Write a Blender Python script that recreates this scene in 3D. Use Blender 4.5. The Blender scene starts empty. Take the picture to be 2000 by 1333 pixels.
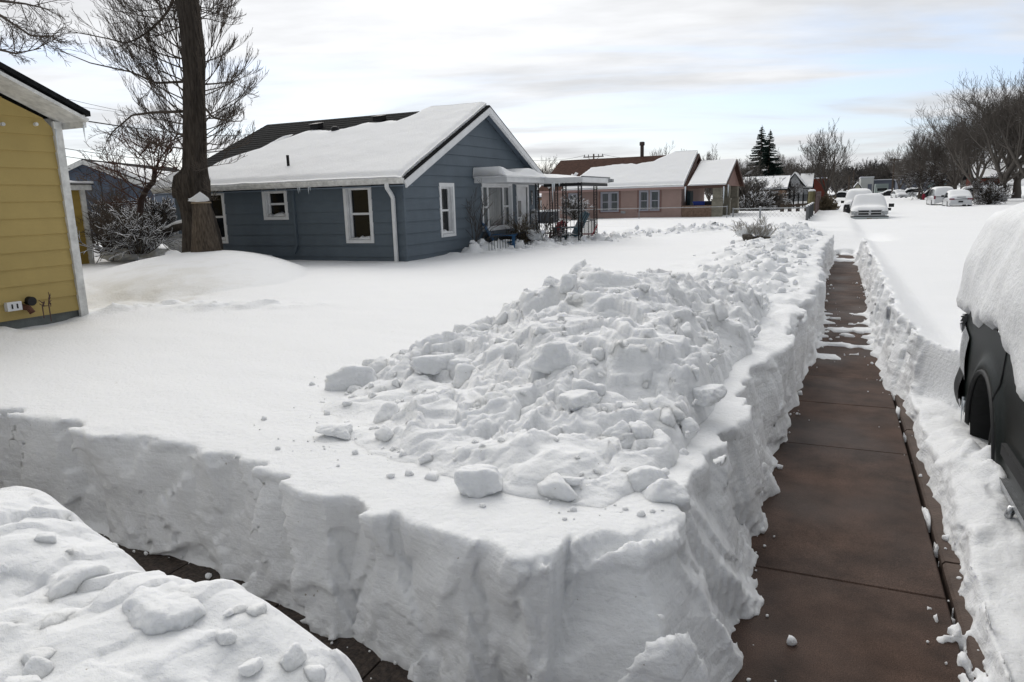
import bpy, math, random
import numpy as np
from mathutils import Vector, Matrix
random.seed(7); rng = np.random.default_rng(11)
scene = bpy.context.scene
COL = scene.collection
PI = math.pi

# ------------------------------------------------------------------ camera
CAMH = 2.0; F = 1395.0
ROLL = math.radians(1.63)
PITCH = math.atan((666.5-390)*math.cos(ROLL)/F)
_U = np.array([-math.sin(ROLL)*math.cos(PITCH), math.cos(ROLL)*math.cos(PITCH), math.sin(PITCH)])
_yv = 390-635*math.tan(ROLL)
_Y = np.array([635., -(_yv-666.5), -F]); _Y -= _Y.dot(_U)*_U; _Y /= np.linalg.norm(_Y)
_X = np.cross(_Y, _U)
M3 = np.array([_X, _Y, _U])
cam_d = bpy.data.cameras.new('camera'); cam = bpy.data.objects.new('camera', cam_d); COL.objects.link(cam)
cam_d.sensor_width = 36; cam_d.lens = F/2000*36; cam_d.clip_start = .05; cam_d.clip_end = 3000
cam.matrix_world = Matrix([[*M3[0], 0], [*M3[1], 0], [*M3[2], CAMH], [0, 0, 0, 1]])
scene.camera = cam

# ------------------------------------------------------------------ light
SUN_EL = math.radians(44); SUN_AZ = math.radians(-38)      # azimuth from +Y (down the street), left = negative
EXPOSURE = 0.09
w = bpy.data.worlds.new('World'); scene.world = w; w.use_nodes = True
nt = w.node_tree; nt.nodes.clear()
def N(t, nt, **k):
    n = nt.nodes.new(t)
    for a, b in k.items(): setattr(n, a, b)
    return n
def build_world():
    L = nt.links.new
    out = N('ShaderNodeOutputWorld', nt); bg = N('ShaderNodeBackground', nt)
    sky = N('ShaderNodeTexSky', nt, sky_type='NISHITA', sun_disc=False)
    sky.sun_elevation = SUN_EL; sky.sun_rotation = SUN_AZ; sky.air_density = 1.0; sky.dust_density = 1.5; sky.ozone_density = 2.0
    tc = N('ShaderNodeTexCoord', nt); sep = N('ShaderNodeSeparateXYZ', nt); L(tc.outputs['Generated'], sep.inputs[0])
    def math_(op, a, b=None, clamp=False):
        m = N('ShaderNodeMath', nt, operation=op, use_clamp=clamp)
        for i, v in enumerate((a, b)):
            if v is None: continue
            if isinstance(v, (int, float)): m.inputs[i].default_value = v
            else: L(v, m.inputs[i])
        return m.outputs[0]
    zc = math_('ADD', math_('MAXIMUM', sep.outputs[2], 0.0), 0.07)
    px = math_('DIVIDE', sep.outputs[0], zc); py = math_('DIVIDE', sep.outputs[1], zc)
    # rotate the cloud plane a little so the streaks run across the view
    a = math.radians(24)
    u = math_('ADD', math_('MULTIPLY', px, math.cos(a)), math_('MULTIPLY', py, math.sin(a)))
    v = math_('SUBTRACT', math_('MULTIPLY', py, math.cos(a)), math_('MULTIPLY', px, math.sin(a)))
    comb = N('ShaderNodeCombineXYZ', nt); L(math_('MULTIPLY', u, .55), comb.inputs[0]); L(v, comb.inputs[1])
    n1 = N('ShaderNodeTexNoise', nt); n1.inputs['Scale'].default_value = .62; n1.inputs['Detail'].default_value = 7; n1.inputs['Roughness'].default_value = .52; n1.inputs['Distortion'].default_value = .5
    L(comb.outputs[0], n1.inputs['Vector'])
    n2 = N('ShaderNodeTexNoise', nt); n2.inputs['Scale'].default_value = 1.7; n2.inputs['Detail'].default_value = 6; n2.inputs['Roughness'].default_value = .55
    c2 = N('ShaderNodeVectorMath', nt, operation='ADD'); c2.inputs[1].default_value = (7.3, 2.1, 4.4); L(comb.outputs[0], c2.inputs[0]); L(c2.outputs[0], n2.inputs['Vector'])
    mr = N('ShaderNodeMapRange', nt); mr.interpolation_type = 'SMOOTHSTEP'
    mr.inputs['From Min'].default_value = .34; mr.inputs['From Max'].default_value = .56
    # more open blue in a low band of the sky
    band = N('ShaderNodeMapRange', nt); band.interpolation_type = 'SMOOTHSTEP'
    L(sep.outputs[2], band.inputs['Value']); band.inputs['From Min'].default_value = .12; band.inputs['From Max'].default_value = .24
    band.inputs['To Min'].default_value = -.06; band.inputs['To Max'].default_value = .14
    lowb = N('ShaderNodeMapRange', nt); lowb.interpolation_type = 'SMOOTHSTEP'
    L(sep.outputs[2], lowb.inputs['Value']); lowb.inputs['From Min'].default_value = .0; lowb.inputs['From Max'].default_value = .07
    lowb.inputs['To Min'].default_value = .14; lowb.inputs['To Max'].default_value = 0
    L(math_('ADD', math_('ADD', n1.outputs[0], band.outputs[0]), lowb.outputs[0]), mr.inputs['Value'])
    # cloud brightness: brighter towards the hidden sun (ahead, left), greyer near the horizon and behind
    dot = N('ShaderNodeVectorMath', nt, operation='DOT_PRODUCT'); L(tc.outputs['Generated'], dot.inputs[0])
    dot.inputs[1].default_value = (math.sin(SUN_AZ)*math.cos(SUN_EL), math.cos(SUN_AZ)*math.cos(SUN_EL), math.sin(SUN_EL))
    glow = N('ShaderNodeMapRange', nt); L(dot.outputs['Value'], glow.inputs['Value'])
    glow.interpolation_type = 'SMOOTHSTEP'
    glow.inputs['From Min'].default_value = -.2; glow.inputs['From Max'].default_value = 1.0
    glow.inputs['To Min'].default_value = SKY_LO; glow.inputs['To Max'].default_value = SKY_HI
    tex = N('ShaderNodeMapRange', nt); L(n2.outputs[0], tex.inputs['Value'])
    tex.inputs['From Min'].default_value = .3; tex.inputs['From Max'].default_value = .62
    tex.inputs['To Min'].default_value = .80; tex.inputs['To Max'].default_value = 1.06
    hor = N('ShaderNodeMapRange', nt); L(sep.outputs[2], hor.inputs['Value'])
    hor.inputs['From Min'].default_value = 0; hor.inputs['From Max'].default_value = .25; hor.inputs['To Min'].default_value = .84; hor.inputs['To Max'].default_value = 1
    cb = math_('MULTIPLY', math_('MULTIPLY', glow.outputs[0], tex.outputs[0]), hor.outputs[0])
    crgb = N('ShaderNodeVectorMath', nt, operation='SCALE'); crgb.inputs[0].default_value = (.962, .975, 1.0); L(cb, crgb.inputs['Scale'])
    sk = N('ShaderNodeVectorMath', nt, operation='SCALE'); L(sky.outputs[0], sk.inputs[0]); sk.inputs['Scale'].default_value = .085
    # thin veil over the blue
    veil = N('ShaderNodeVectorMath', nt, operation='ADD'); L(sk.outputs[0], veil.inputs[0]); veil.inputs[1].default_value = (.24, .295, .42)
    mix = N('ShaderNodeMix', nt, data_type='RGBA'); L(mr.outputs[0], mix.inputs['Factor']); L(veil.outputs[0], mix.inputs[6]); L(crgb.outputs[0], mix.inputs[7])
    L(mix.outputs[2], bg.inputs[0]); bg.inputs[1].default_value = 1.0
    L(bg.outputs[0], out.inputs[0])
SKY_LO, SKY_HI = .24, 1.04
build_world()
sd = bpy.data.lights.new('sun', 'SUN'); sd.energy = 1.35; sd.angle = math.radians(42); sd.color = (1, .95, .88)
so = bpy.data.objects.new('sun', sd); COL.objects.link(so)
_d = Vector((math.sin(SUN_AZ)*math.cos(SUN_EL), math.cos(SUN_AZ)*math.cos(SUN_EL), math.sin(SUN_EL)))
so.rotation_euler = (-_d).to_track_quat('-Z', 'Y').to_euler(); so.location = (0, 0, 30)
vs = scene.view_settings; vs.view_transform = 'Standard'; vs.look = 'None'; vs.exposure = EXPOSURE; vs.gamma = 1; vs.use_curve_mapping = False
scene.cycles.max_bounces = 6; scene.cycles.diffuse_bounces = 4; scene.cycles.transparent_max_bounces = 8

# ------------------------------------------------------------------ surveying: picture point -> world point at a known distance
def ray(px, py): return M3 @ np.array([px-1000, -(py-666.5), -F])
def onz(px, py, z):
    r = ray(px, py); return Vector(r*((z-CAMH)/r[2])+np.array([0, 0, CAMH]))
def onY(px, py, Y):
    r = ray(px, py); return Vector(r*(Y/r[1])+np.array([0, 0, CAMH]))
def onX(px, py, X):
    r = ray(px, py); return Vector(r*(X/r[0])+np.array([0, 0, CAMH]))

# ------------------------------------------------------------------ numpy noise
_perm = rng.permutation(256).astype(np.int32); _perm = np.concatenate([_perm, _perm, _perm])
_g = rng.normal(size=(256, 3)).astype(np.float32); _g /= np.linalg.norm(_g, axis=1)[:, None]
def perlin(x, y, z):
    x, y, z = np.broadcast_arrays(np.asarray(x, np.float32), np.asarray(y, np.float32), np.asarray(z, np.float32))
    xi = np.floor(x).astype(np.int32); yi = np.floor(y).astype(np.int32); zi = np.floor(z).astype(np.int32)
    xf = x-xi; yf = y-yi; zf = z-zi; xi &= 255; yi &= 255; zi &= 255
    u = xf*xf*(3-2*xf); v = yf*yf*(3-2*yf); w_ = zf*zf*(3-2*zf)
    def g(a, b, c):
        h = _perm[_perm[_perm[xi+a]+yi+b]+zi+c]; G = _g[h]
        return G[..., 0]*(xf-a)+G[..., 1]*(yf-b)+G[..., 2]*(zf-c)
    def lerp(a, b, t): return a+(b-a)*t
    return lerp(lerp(lerp(g(0,0,0), g(1,0,0), u), lerp(g(0,1,0), g(1,1,0), u), v),
                lerp(lerp(g(0,0,1), g(1,0,1), u), lerp(g(0,1,1), g(1,1,1), u), v), w_)*1.6
def fbm(x, y, z, oct=4, gain=.5):
    s = 0; a = 1
    for i in range(oct):
        s = s+a*perlin(x*2**i+17.3*i, y*2**i+9.1*i, z*2**i+3.7*i); a *= gain
    return s
def worley_facets(u, v, seed=0):
    """piecewise-planar value field: each cell a tilted plane (shovel cuts)"""
    ui = np.floor(u).astype(np.int32); vi = np.floor(v).astype(np.int32)
    best = np.full(u.shape, 9., np.float32); val = np.zeros(u.shape, np.float32)
    for a in (-1, 0, 1):
        for b in (-1, 0, 1):
            h = _perm[(_perm[(ui+a+seed) & 255]+((vi+b) & 255)) & 511]
            cx = ui+a+_g[h, 0]*.35+.5; cy = vi+b+_g[h, 1]*.35+.5
            du = u-cx; dv = v-cy; d = du*du+dv*dv
            h2 = _perm[h+7]
            pl = _g[h2, 0]*.55+_g[h2, 1]*du*.9+_g[h2, 2]*dv*.5
            m = d < best; best = np.where(m, d, best); val = np.where(m, pl, val)
    return val
def sstep(a, b, x):
    t = np.clip((x-a)/(b-a), 0, 1); return t*t*(3-2*t)

# ------------------------------------------------------------------ materials
MATS = {}
def rgb(c): return (*c, 1)
def mat(name, col, rough=.8, bump=0, bscale=20, var=0, vscale=5, metal=0, spec=.3, wav=None, snow=0, detail=5, stretch=None, var2=None, coat=0, emis=None):
    """principled + noise colour variation + bump; snow>0 adds snow caught on up-facing parts"""
    if name in MATS: return MATS[name]
    m = bpy.data.materials.new(name); m.use_nodes = True; t = m.node_tree; L = t.links.new
    b = t.nodes['Principled BSDF']
    b.inputs['Roughness'].default_value = rough; b.inputs['Metallic'].default_value = metal
    b.inputs['Specular IOR Level'].default_value = spec; b.inputs['Base Color'].default_value = rgb(col)
    if coat: b.inputs['Coat Weight'].default_value = coat; b.inputs['Coat Roughness'].default_value = .08
    tc = N('ShaderNodeTexCoord', t); vec = tc.outputs['Object']
    if stretch:
        mp = N('ShaderNodeMapping', t); mp.inputs['Scale'].default_value = stretch; L(vec, mp.inputs[0]); vec = mp.outputs[0]
    colout = None
    if var:
        n = N('ShaderNodeTexNoise', t); n.inputs['Scale'].default_value = vscale; n.inputs['Detail'].default_value = detail; n.inputs['Roughness'].default_value = .6; L(vec, n.inputs['Vector'])
        r = N('ShaderNodeMapRange', t); L(n.outputs[0], r.inputs['Value']); r.inputs['From Min'].default_value = .3; r.inputs['From Max'].default_value = .7
        mx = N('ShaderNodeMix', t, data_type='RGBA'); L(r.outputs[0], mx.inputs['Factor'])
        c2 = var2 or [c*(1-var) for c in col]
        mx.inputs[6].default_value = rgb(c2); mx.inputs[7].default_value = rgb([min(1, c*(1+var*.6)) for c in col]); colout = mx.outputs[2]
    if snow:
        geo = N('ShaderNodeNewGeometry', t); sp = N('ShaderNodeSeparateXYZ', t); L(geo.outputs['Normal'], sp.inputs[0])
        n = N('ShaderNodeTexNoise', t); n.inputs['Scale'].default_value = 1.1; n.inputs['Detail'].default_value = 6; L(geo.outputs['Position'], n.inputs['Vector'])
        ad = N('ShaderNodeMath', t, operation='MULTIPLY_ADD'); L(n.outputs[0], ad.inputs[0]); ad.inputs[1].default_value = 1.6; L(sp.outputs[2], ad.inputs[2])
        r = N('ShaderNodeMapRange', t); L(ad.outputs[0], r.inputs['Value']); r.inputs['From Min'].default_value = 2.05-snow; r.inputs['From Max'].default_value = 2.15-snow
        mx = N('ShaderNodeMix', t, data_type='RGBA'); L(r.outputs[0], mx.inputs['Factor'])
        if colout: L(colout, mx.inputs[6])
        else: mx.inputs[6].default_value = rgb(col)
        mx.inputs[7].default_value = (.8, .82, .85, 1); colout = mx.outputs[2]
    if colout and name == 'wet_brown_concrete':
        n = N('ShaderNodeTexNoise', t); n.inputs['Scale'].default_value = 190; n.inputs['Detail'].default_value = 2; L(vec, n.inputs['Vector'])
        r = N('ShaderNodeMapRange', t); L(n.outputs[0], r.inputs['Value']); r.inputs['From Min'].default_value = .35; r.inputs['From Max'].default_value = .7; r.inputs['To Min'].default_value = .62; r.inputs['To Max'].default_value = 1.55
        sc = N('ShaderNodeVectorMath', t, operation='SCALE'); L(colout, sc.inputs[0]); L(r.outputs[0], sc.inputs['Scale'])
        n = N('ShaderNodeTexNoise', t); n.inputs['Scale'].default_value = .9; n.inputs['Detail'].default_value = 6; L(vec, n.inputs['Vector'])
        r = N('ShaderNodeMapRange', t); L(n.outputs[0], r.inputs['Value']); r.inputs['From Min'].default_value = .38; r.inputs['From Max'].default_value = .62; r.inputs['To Min'].default_value = .80; r.inputs['To Max'].default_value = 1.10
        s2 = N('ShaderNodeVectorMath', t, operation='SCALE'); L(sc.outputs[0], s2.inputs[0]); L(r.outputs[0], s2.inputs['Scale']); colout = s2.outputs[0]
        r = N('ShaderNodeMapRange', t); L(n.outputs[0], r.inputs['Value']); r.inputs['From Min'].default_value = .38; r.inputs['From Max'].default_value = .62; r.inputs['To Min'].default_value = .58; r.inputs['To Max'].default_value = .8; L(r.outputs[0], b.inputs['Roughness'])
    if colout: L(colout, b.inputs['Base Color'])
    if bump:
        n = N('ShaderNodeTexNoise', t); n.inputs['Scale'].default_value = bscale; n.inputs['Detail'].default_value = 6; L(vec, n.inputs['Vector'])
        bp = N('ShaderNodeBump', t); bp.inputs['Distance'].default_value = bump; bp.inputs['Strength'].default_value = 1; L(n.outputs[0], bp.inputs['Height']); L(bp.outputs[0], b.inputs['Normal'])
    if emis: b.inputs['Emission Color'].default_value = rgb(emis); b.inputs['Emission Strength'].default_value = 1
    MATS[name] = m; return m
def snow_material(name, dirt=0):
    m = bpy.data.materials.new(name); m.use_nodes = True; t = m.node_tree; L = t.links.new
    b = t.nodes['Principled BSDF']; b.inputs['Roughness'].default_value = .75; b.inputs['Specular IOR Level'].default_value = .25
    geo = N('ShaderNodeNewGeometry', t); P = geo.outputs['Position']
    n = N('ShaderNodeTexNoise', t); n.inputs['Scale'].default_value = 1.3; n.inputs['Detail'].default_value = 5; L(P, n.inputs['Vector'])
    mx = N('ShaderNodeMix', t, data_type='RGBA'); L(n.outputs[0], mx.inputs['Factor'])
    mx.inputs[6].default_value = (.79, .805, .82, 1); mx.inputs[7].default_value = (.825, .835, .845, 1)
    col = mx.outputs[2]
    if dirt:
        n3 = N('ShaderNodeTexNoise', t); n3.inputs['Scale'].default_value = 38; n3.inputs['Detail'].default_value = 3; L(P, n3.inputs['Vector'])
        r = N('ShaderNodeMapRange', t); L(n3.outputs[0], r.inputs['Value']); r.inputs['From Min'].default_value = .735; r.inputs['From Max'].default_value = .78
        m2 = N('ShaderNodeMix', t, data_type='RGBA'); L(r.outputs[0], m2.inputs['Factor']); L(col, m2.inputs[6]); m2.inputs[7].default_value = (.45, .42, .38, 1); col = m2.outputs[2]
    L(col, b.inputs['Base Color'])
    b.inputs['Subsurface Weight'].default_value = .5; b.inputs['Subsurface Radius'].default_value = (1, 1, 1.1); b.inputs['Subsurface Scale'].default_value = .035
    if dirt:   # trodden, soiled patch by the yellow house
        ds = N('ShaderNodeVectorMath', t, operation='DISTANCE'); L(P, ds.inputs[0]); ds.inputs[1].default_value = (-11.0, 7.9, .6)
        nd = N('ShaderNodeTexNoise', t); nd.inputs['Scale'].default_value = 1.6; nd.inputs['Detail'].default_value = 7; nd.inputs['Roughness'].default_value = .65; L(P, nd.inputs['Vector'])
        sb = N('ShaderNodeMath', t, operation='MULTIPLY_ADD'); L(nd.outputs[0], sb.inputs[0]); sb.inputs[1].default_value = -7; L(ds.outputs['Value'], sb.inputs[2])
        rr = N('ShaderNodeMapRange', t); L(sb.outputs[0], rr.inputs['Value']); rr.inputs['From Min'].default_value = -1.3; rr.inputs['From Max'].default_value = -3.8
        m3 = N('ShaderNodeMix', t, data_type='RGBA'); L(rr.outputs[0], m3.inputs['Factor']); L(col, m3.inputs[6]); m3.inputs[7].default_value = (.68, .672, .64, 1); L(m3.outputs[2], b.inputs['Base Color'])
    mp = N('ShaderNodeMapping', t); mp.inputs['Scale'].default_value = (2.2, 2.2, 38); L(P, mp.inputs[0])
    nl = N('ShaderNodeTexNoise', t); nl.inputs['Scale'].default_value = 1; nl.inputs['Detail'].default_value = 5; nl.inputs['Distortion'].default_value = .6; L(mp.outputs[0], nl.inputs['Vector'])
    b0 = N('ShaderNodeBump', t); b0.inputs['Distance'].default_value = .010; b0.inputs['Strength'].default_value = .55 if dirt else 0; L(nl.outputs[0], b0.inputs['Height'])
    vo = N('ShaderNodeTexVoronoi', t); vo.inputs['Scale'].default_value = 34; L(P, vo.inputs['Vector'])
    b00 = N('ShaderNodeBump', t); b00.inputs['Distance'].default_value = .006; b00.inputs['Strength'].default_value = .22 if dirt else .1; L(vo.outputs['Distance'], b00.inputs['Height']); L(b0.outputs[0], b00.inputs['Normal'])
    na = N('ShaderNodeTexNoise', t); na.inputs['Scale'].default_value = 260; na.inputs['Detail'].default_value = 2; L(P, na.inputs['Vector'])
    nb = N('ShaderNodeTexNoise', t); nb.inputs['Scale'].default_value = 26; nb.inputs['Detail'].default_value = 6; nb.inputs['Roughness'].default_value = .62; L(P, nb.inputs['Vector'])
    b1 = N('ShaderNodeBump', t); b1.inputs['Distance'].default_value = .0016; L(na.outputs[0], b1.inputs['Height']); L(b00.outputs[0], b1.inputs['Normal'])
    b2 = N('ShaderNodeBump', t); b2.inputs['Distance'].default_value = .012; L(nb.outputs[0], b2.inputs['Height']); L(b1.outputs[0], b2.inputs['Normal'])
    L(b2.outputs[0], b.inputs['Normal'])
    return m
M_SNOW = snow_material('snow', 1)
M_SNOW2 = snow_material('snow_clean')
def siding_mat(name, col, pitch, z0, depth=.012, lw=.06, var=.12):
    """painted lap boards: the lap is modelled; grain and weathering in the shader"""
    return mat(name, col, .55, bump=.0015, bscale=60, var=var, vscale=1.6, spec=.35)
M_WHITE = mat('white_paint', (.74, .75, .76), .5, bump=.001, bscale=40, var=.10, vscale=3)
M_WHITE_OLD = mat('weathered_white_paint', (.68, .68, .66), .7, bump=.002, bscale=30, var=.28, vscale=9)
M_BLUE = mat('blue_siding', (.105, .134, .162), .55, bump=.0015, bscale=60, var=.12, vscale=1.5)
M_BLUE_DK = mat('dark_blue_siding', (.10, .125, .17), .6, bump=.0015, bscale=60, var=.12, vscale=1.5)
M_YELLOW = mat('yellow_siding', (.42, .315, .115), .6, bump=.0015, bscale=70, var=.09, vscale=2.0)
M_YELLOW2 = mat('dull_yellow_siding', (.36, .25, .06), .6, bump=.0015, bscale=70, var=.12, vscale=2.0)
M_PINK = mat('pink_siding', (.40, .285, .25), .65, bump=.002, bscale=50, var=.10, vscale=1.2)
M_PINKTRIM = mat('brown_pink_trim', (.24, .145, .125), .7, var=.15)
M_SHINGLE = mat('black_shingles', (.016, .017, .018), .95, bump=.006, bscale=30, var=.55, vscale=14, spec=.1)
M_SHINGLE_BR = mat('brown_shingles', (.075, .040, .030), .95, bump=.006, bscale=20, var=.4, vscale=6, spec=.1)
M_DARK = mat('dark_interior', (.012, .013, .014), .9)
M_GLASS = mat('window_glass', (.010, .012, .014), .06, spec=.28)
M_GLASS_C = mat('curtained_glass', (.10, .115, .12), .12, spec=.6, var=.5, vscale=3, stretch=(9, 9, .6))
M_IRON = mat('black_iron', (.012, .012, .013), .5)
M_BARK = mat('cottonwood_bark', (.070, .060, .052), .95, bump=.03, bscale=9, var=.55, vscale=8, stretch=(3.2, 3.2, .4), spec=.1)
M_TWIG = mat('twig_bark', (.10, .084, .072), .9, spec=.1)
M_TWIG_RED = mat('reddish_twig_bark', (.095, .050, .036), .9, spec=.1)
M_TWIG_SNOW = mat('snowy_twig_bark', (.085, .075, .066), .9, spec=.1, snow=.55)
M_TWIG_SNOW2 = mat('lightly_snowed_bark', (.125, .112, .10), .9, spec=.1, snow=.30)
M_BUSHSNOW = mat('snow_laden_twigs', (.07, .06, .05), .9, spec=.1, snow=1.1)
M_CONCRETE = mat('wet_brown_concrete', (.072, .045, .034), .66, bump=.003, bscale=120, var=.55, vscale=3.0, spec=.2, detail=12)
M_FOUND = mat('grey_foundation', (.17, .185, .18), .9, bump=.004, bscale=30, var=.25)
M_ASPHALT = mat('asphalt', (.05, .05, .052), .9, bump=.003, bscale=60, var=.3)
M_SOIL = mat('wet_leaf_litter', (.030, .021, .015), .6, bump=.02, bscale=45, var=.7, vscale=30, spec=.4)
M_METAL = mat('galvanised_metal', (.33, .34, .35), .4, metal=.8, var=.2)
M_GREYWOOD = mat('grey_weathered_wood', (.16, .165, .17), .9, bump=.003, bscale=20, var=.3, stretch=(6, 6, .5))
M_BRICK = mat('tan_brick', (.25, .17, .125), .9, bump=.004, bscale=30, var=.35, vscale=9)
M_REDBRICK = mat('red_brick', (.16, .045, .032), .9, var=.3, vscale=5)
M_TAN = mat('tan_block', (.27, .25, .20), .9, bump=.004, bscale=20, var=.25, vscale=6)
M_POLE = mat('utility_pole_wood', (.085, .066, .052), .95, var=.3, stretch=(5, 5, .4))
M_NEEDLE = mat('spruce_needles', (.018, .032, .026), .9, spec=.1, var=.4, vscale=2, snow=-.05)
M_ICE = mat('ice', (.75, .80, .84), .12, spec=.6)

# ------------------------------------------------------------------ object helpers
ORG = {}
def thing(name, label, cat, loc=(0, 0, 0), group=None):
    o = bpy.data.objects.new(name, None); COL.objects.link(o); o.location = loc; o.empty_display_size = .2
    o['label'] = label; o['category'] = cat
    if group: o['group'] = group
    ORG[o.name] = Vector(loc); return o
def tag(o, label, cat, group=None):
    o['label'] = label; o['category'] = cat
    if group: o['group'] = group
    return o
class MB:
    def __init__(s): s.v = []; s.f = []; s.mi = []; s.cur = 0
    def add(s, vs, fs):
        n = len(s.v); s.v.extend([tuple(v) for v in vs]); s.f.extend([tuple(i+n for i in f) for f in fs]); s.mi.extend([s.cur]*len(fs)); return s
    def box(s, a, b):
        x0, y0, z0 = a; x1, y1, z1 = b
        return s.add([(x0,y0,z0),(x1,y0,z0),(x1,y1,z0),(x0,y1,z0),(x0,y0,z1),(x1,y0,z1),(x1,y1,z1),(x0,y1,z1)],
                     [(0,3,2,1),(4,5,6,7),(0,1,5,4),(1,2,6,5),(2,3,7,6),(3,0,4,7)])
    def bar(s, p, q, w_, h, up=(0, 0, 1)):
        p = Vector(p); q = Vector(q); d = (q-p).normalized(); upv = Vector(up)
        sx = d.cross(upv)
        if sx.length < 1e-4: sx = d.cross(Vector((0, 1, 0)))
        sx.normalize(); sz = sx.cross(d).normalized(); sx *= w_/2; sz *= h/2
        vs = [p-sx-sz, p+sx-sz, p+sx+sz, p-sx+sz, q-sx-sz, q+sx-sz, q+sx+sz, q-sx+sz]
        return s.add(vs, [(0,1,2,3),(4,7,6,5),(0,4,5,1),(1,5,6,2),(2,6,7,3),(3,7,4,0)])
    def tube(s, pts, rad, n=8, cap=True):
        pts = [Vector(p) for p in pts]; k = len(pts)
        if not hasattr(rad, '__len__'): rad = [rad]*k
        vs = []; prev = None
        for i, p in enumerate(pts):
            d = (pts[min(i+1, k-1)]-pts[max(i-1, 0)]).normalized()
            if prev is None: a = d.orthogonal().normalized()
            else:
                a = prev-d*prev.dot(d)
                a = a.normalized() if a.length > 1e-5 else d.orthogonal().normalized()
            prev = a; b = d.cross(a)
            for j in range(n):
                t = 2*PI*j/n; vs.append(p+(a*math.cos(t)+b*math.sin(t))*rad[i])
        fs = [(i*n+j, i*n+(j+1) % n, (i+1)*n+(j+1) % n, (i+1)*n+j) for i in range(k-1) for j in range(n)]
        if cap: fs += [tuple(range(n-1, -1, -1)), tuple((k-1)*n+j for j in range(n))]
        return s.add(vs, fs)
    def prism(s, poly, off):
        """polygon (3D points) extruded by off"""
        off = Vector(off); n = len(poly); P = [Vector(p) for p in poly]
        nv = Vector((0, 0, 0))
        for i in range(n): nv += P[i].cross(P[(i+1) % n])
        vs = P+[p+off for p in P]
        f = [tuple(range(n)), tuple(range(2*n-1, n-1, -1))]+[(i, i+n, (i+1) % n+n, (i+1) % n) for i in range(n)]
        if nv.dot(off) > 0: f = [tuple(reversed(q)) for q in f]
        return s.add(vs, f)
    def lathe(s, c, prof, n=16):
        vs = []; c = Vector(c)
        for r, z in prof:
            for j in range(n): t = 2*PI*j/n; vs.append(c+Vector((r*math.cos(t), r*math.sin(t), z)))
        k = len(prof)
        fs = [(i*n+j, i*n+(j+1) % n, (i+1)*n+(j+1) % n, (i+1)*n+j) for i in range(k-1) for j in range(n)]
        fs += [tuple(range(n-1, -1, -1)), tuple((k-1)*n+j for j in range(n))]
        return s.add(vs, fs)
    def build(s, name, m, parent=None, smooth=False, kind=None):
        me = bpy.data.meshes.new(name)
        o = ORG.get(parent.name) if parent else None
        vs = s.v if o is None else [(x-o.x, y-o.y, z-o.z) for x, y, z in s.v]
        me.from_pydata(vs, [], s.f)
        ms = m if isinstance(m, (list, tuple)) else [m]
        for q in ms: me.materials.append(q)
        if len(ms) > 1: me.polygons.foreach_set('material_index', s.mi)
        if smooth: me.shade_smooth()
        ob = bpy.data.objects.new(name, me); COL.objects.link(ob)
        if parent: ob.parent = parent; ORG[ob.name] = o if o is not None else Vector()
        if kind: ob['kind'] = kind
        return ob
def npmesh(name, V, Fc, m, parent=None, smooth=True, kind=None):
    """fast mesh from numpy arrays; Fc quads (n,4)"""
    V = np.asarray(V, np.float32)
    if parent is not None: V = V-np.array(ORG[parent.name], np.float32)
    me = bpy.data.meshes.new(name); k = Fc.shape[1]
    me.vertices.add(len(V)); me.vertices.foreach_set('co', V.ravel())
    me.loops.add(Fc.size); me.loops.foreach_set('vertex_index', Fc.ravel().astype(np.int32))
    me.polygons.add(len(Fc)); me.polygons.foreach_set('loop_start', (np.arange(len(Fc))*k).astype(np.int32)); me.polygons.foreach_set('loop_total', np.full(len(Fc), k, np.int32))
    me.materials.append(m); me.update(calc_edges=True); me.validate()
    if smooth: me.shade_smooth()
    ob = bpy.data.objects.new(name, me); COL.objects.link(ob)
    if parent is not None: ob.parent = parent; ORG[ob.name] = ORG[parent.name]
    if kind: ob['kind'] = kind
    return ob
def grid_faces(n, m, keep=None):
    i, j = np.meshgrid(np.arange(n-1), np.arange(m-1), indexing='ij'); a = (i*m+j)
    Fq = np.stack([a, a+m, a+m+1, a+1], -1)
    if keep is not None: return Fq[keep]
    return Fq.reshape(-1, 4)
def copy_tree(o, parent=None):
    c = o.copy(); COL.objects.link(c)
    if parent: c.parent = parent
    for ch in list(o.children): copy_tree(ch, c)
    return c
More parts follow.
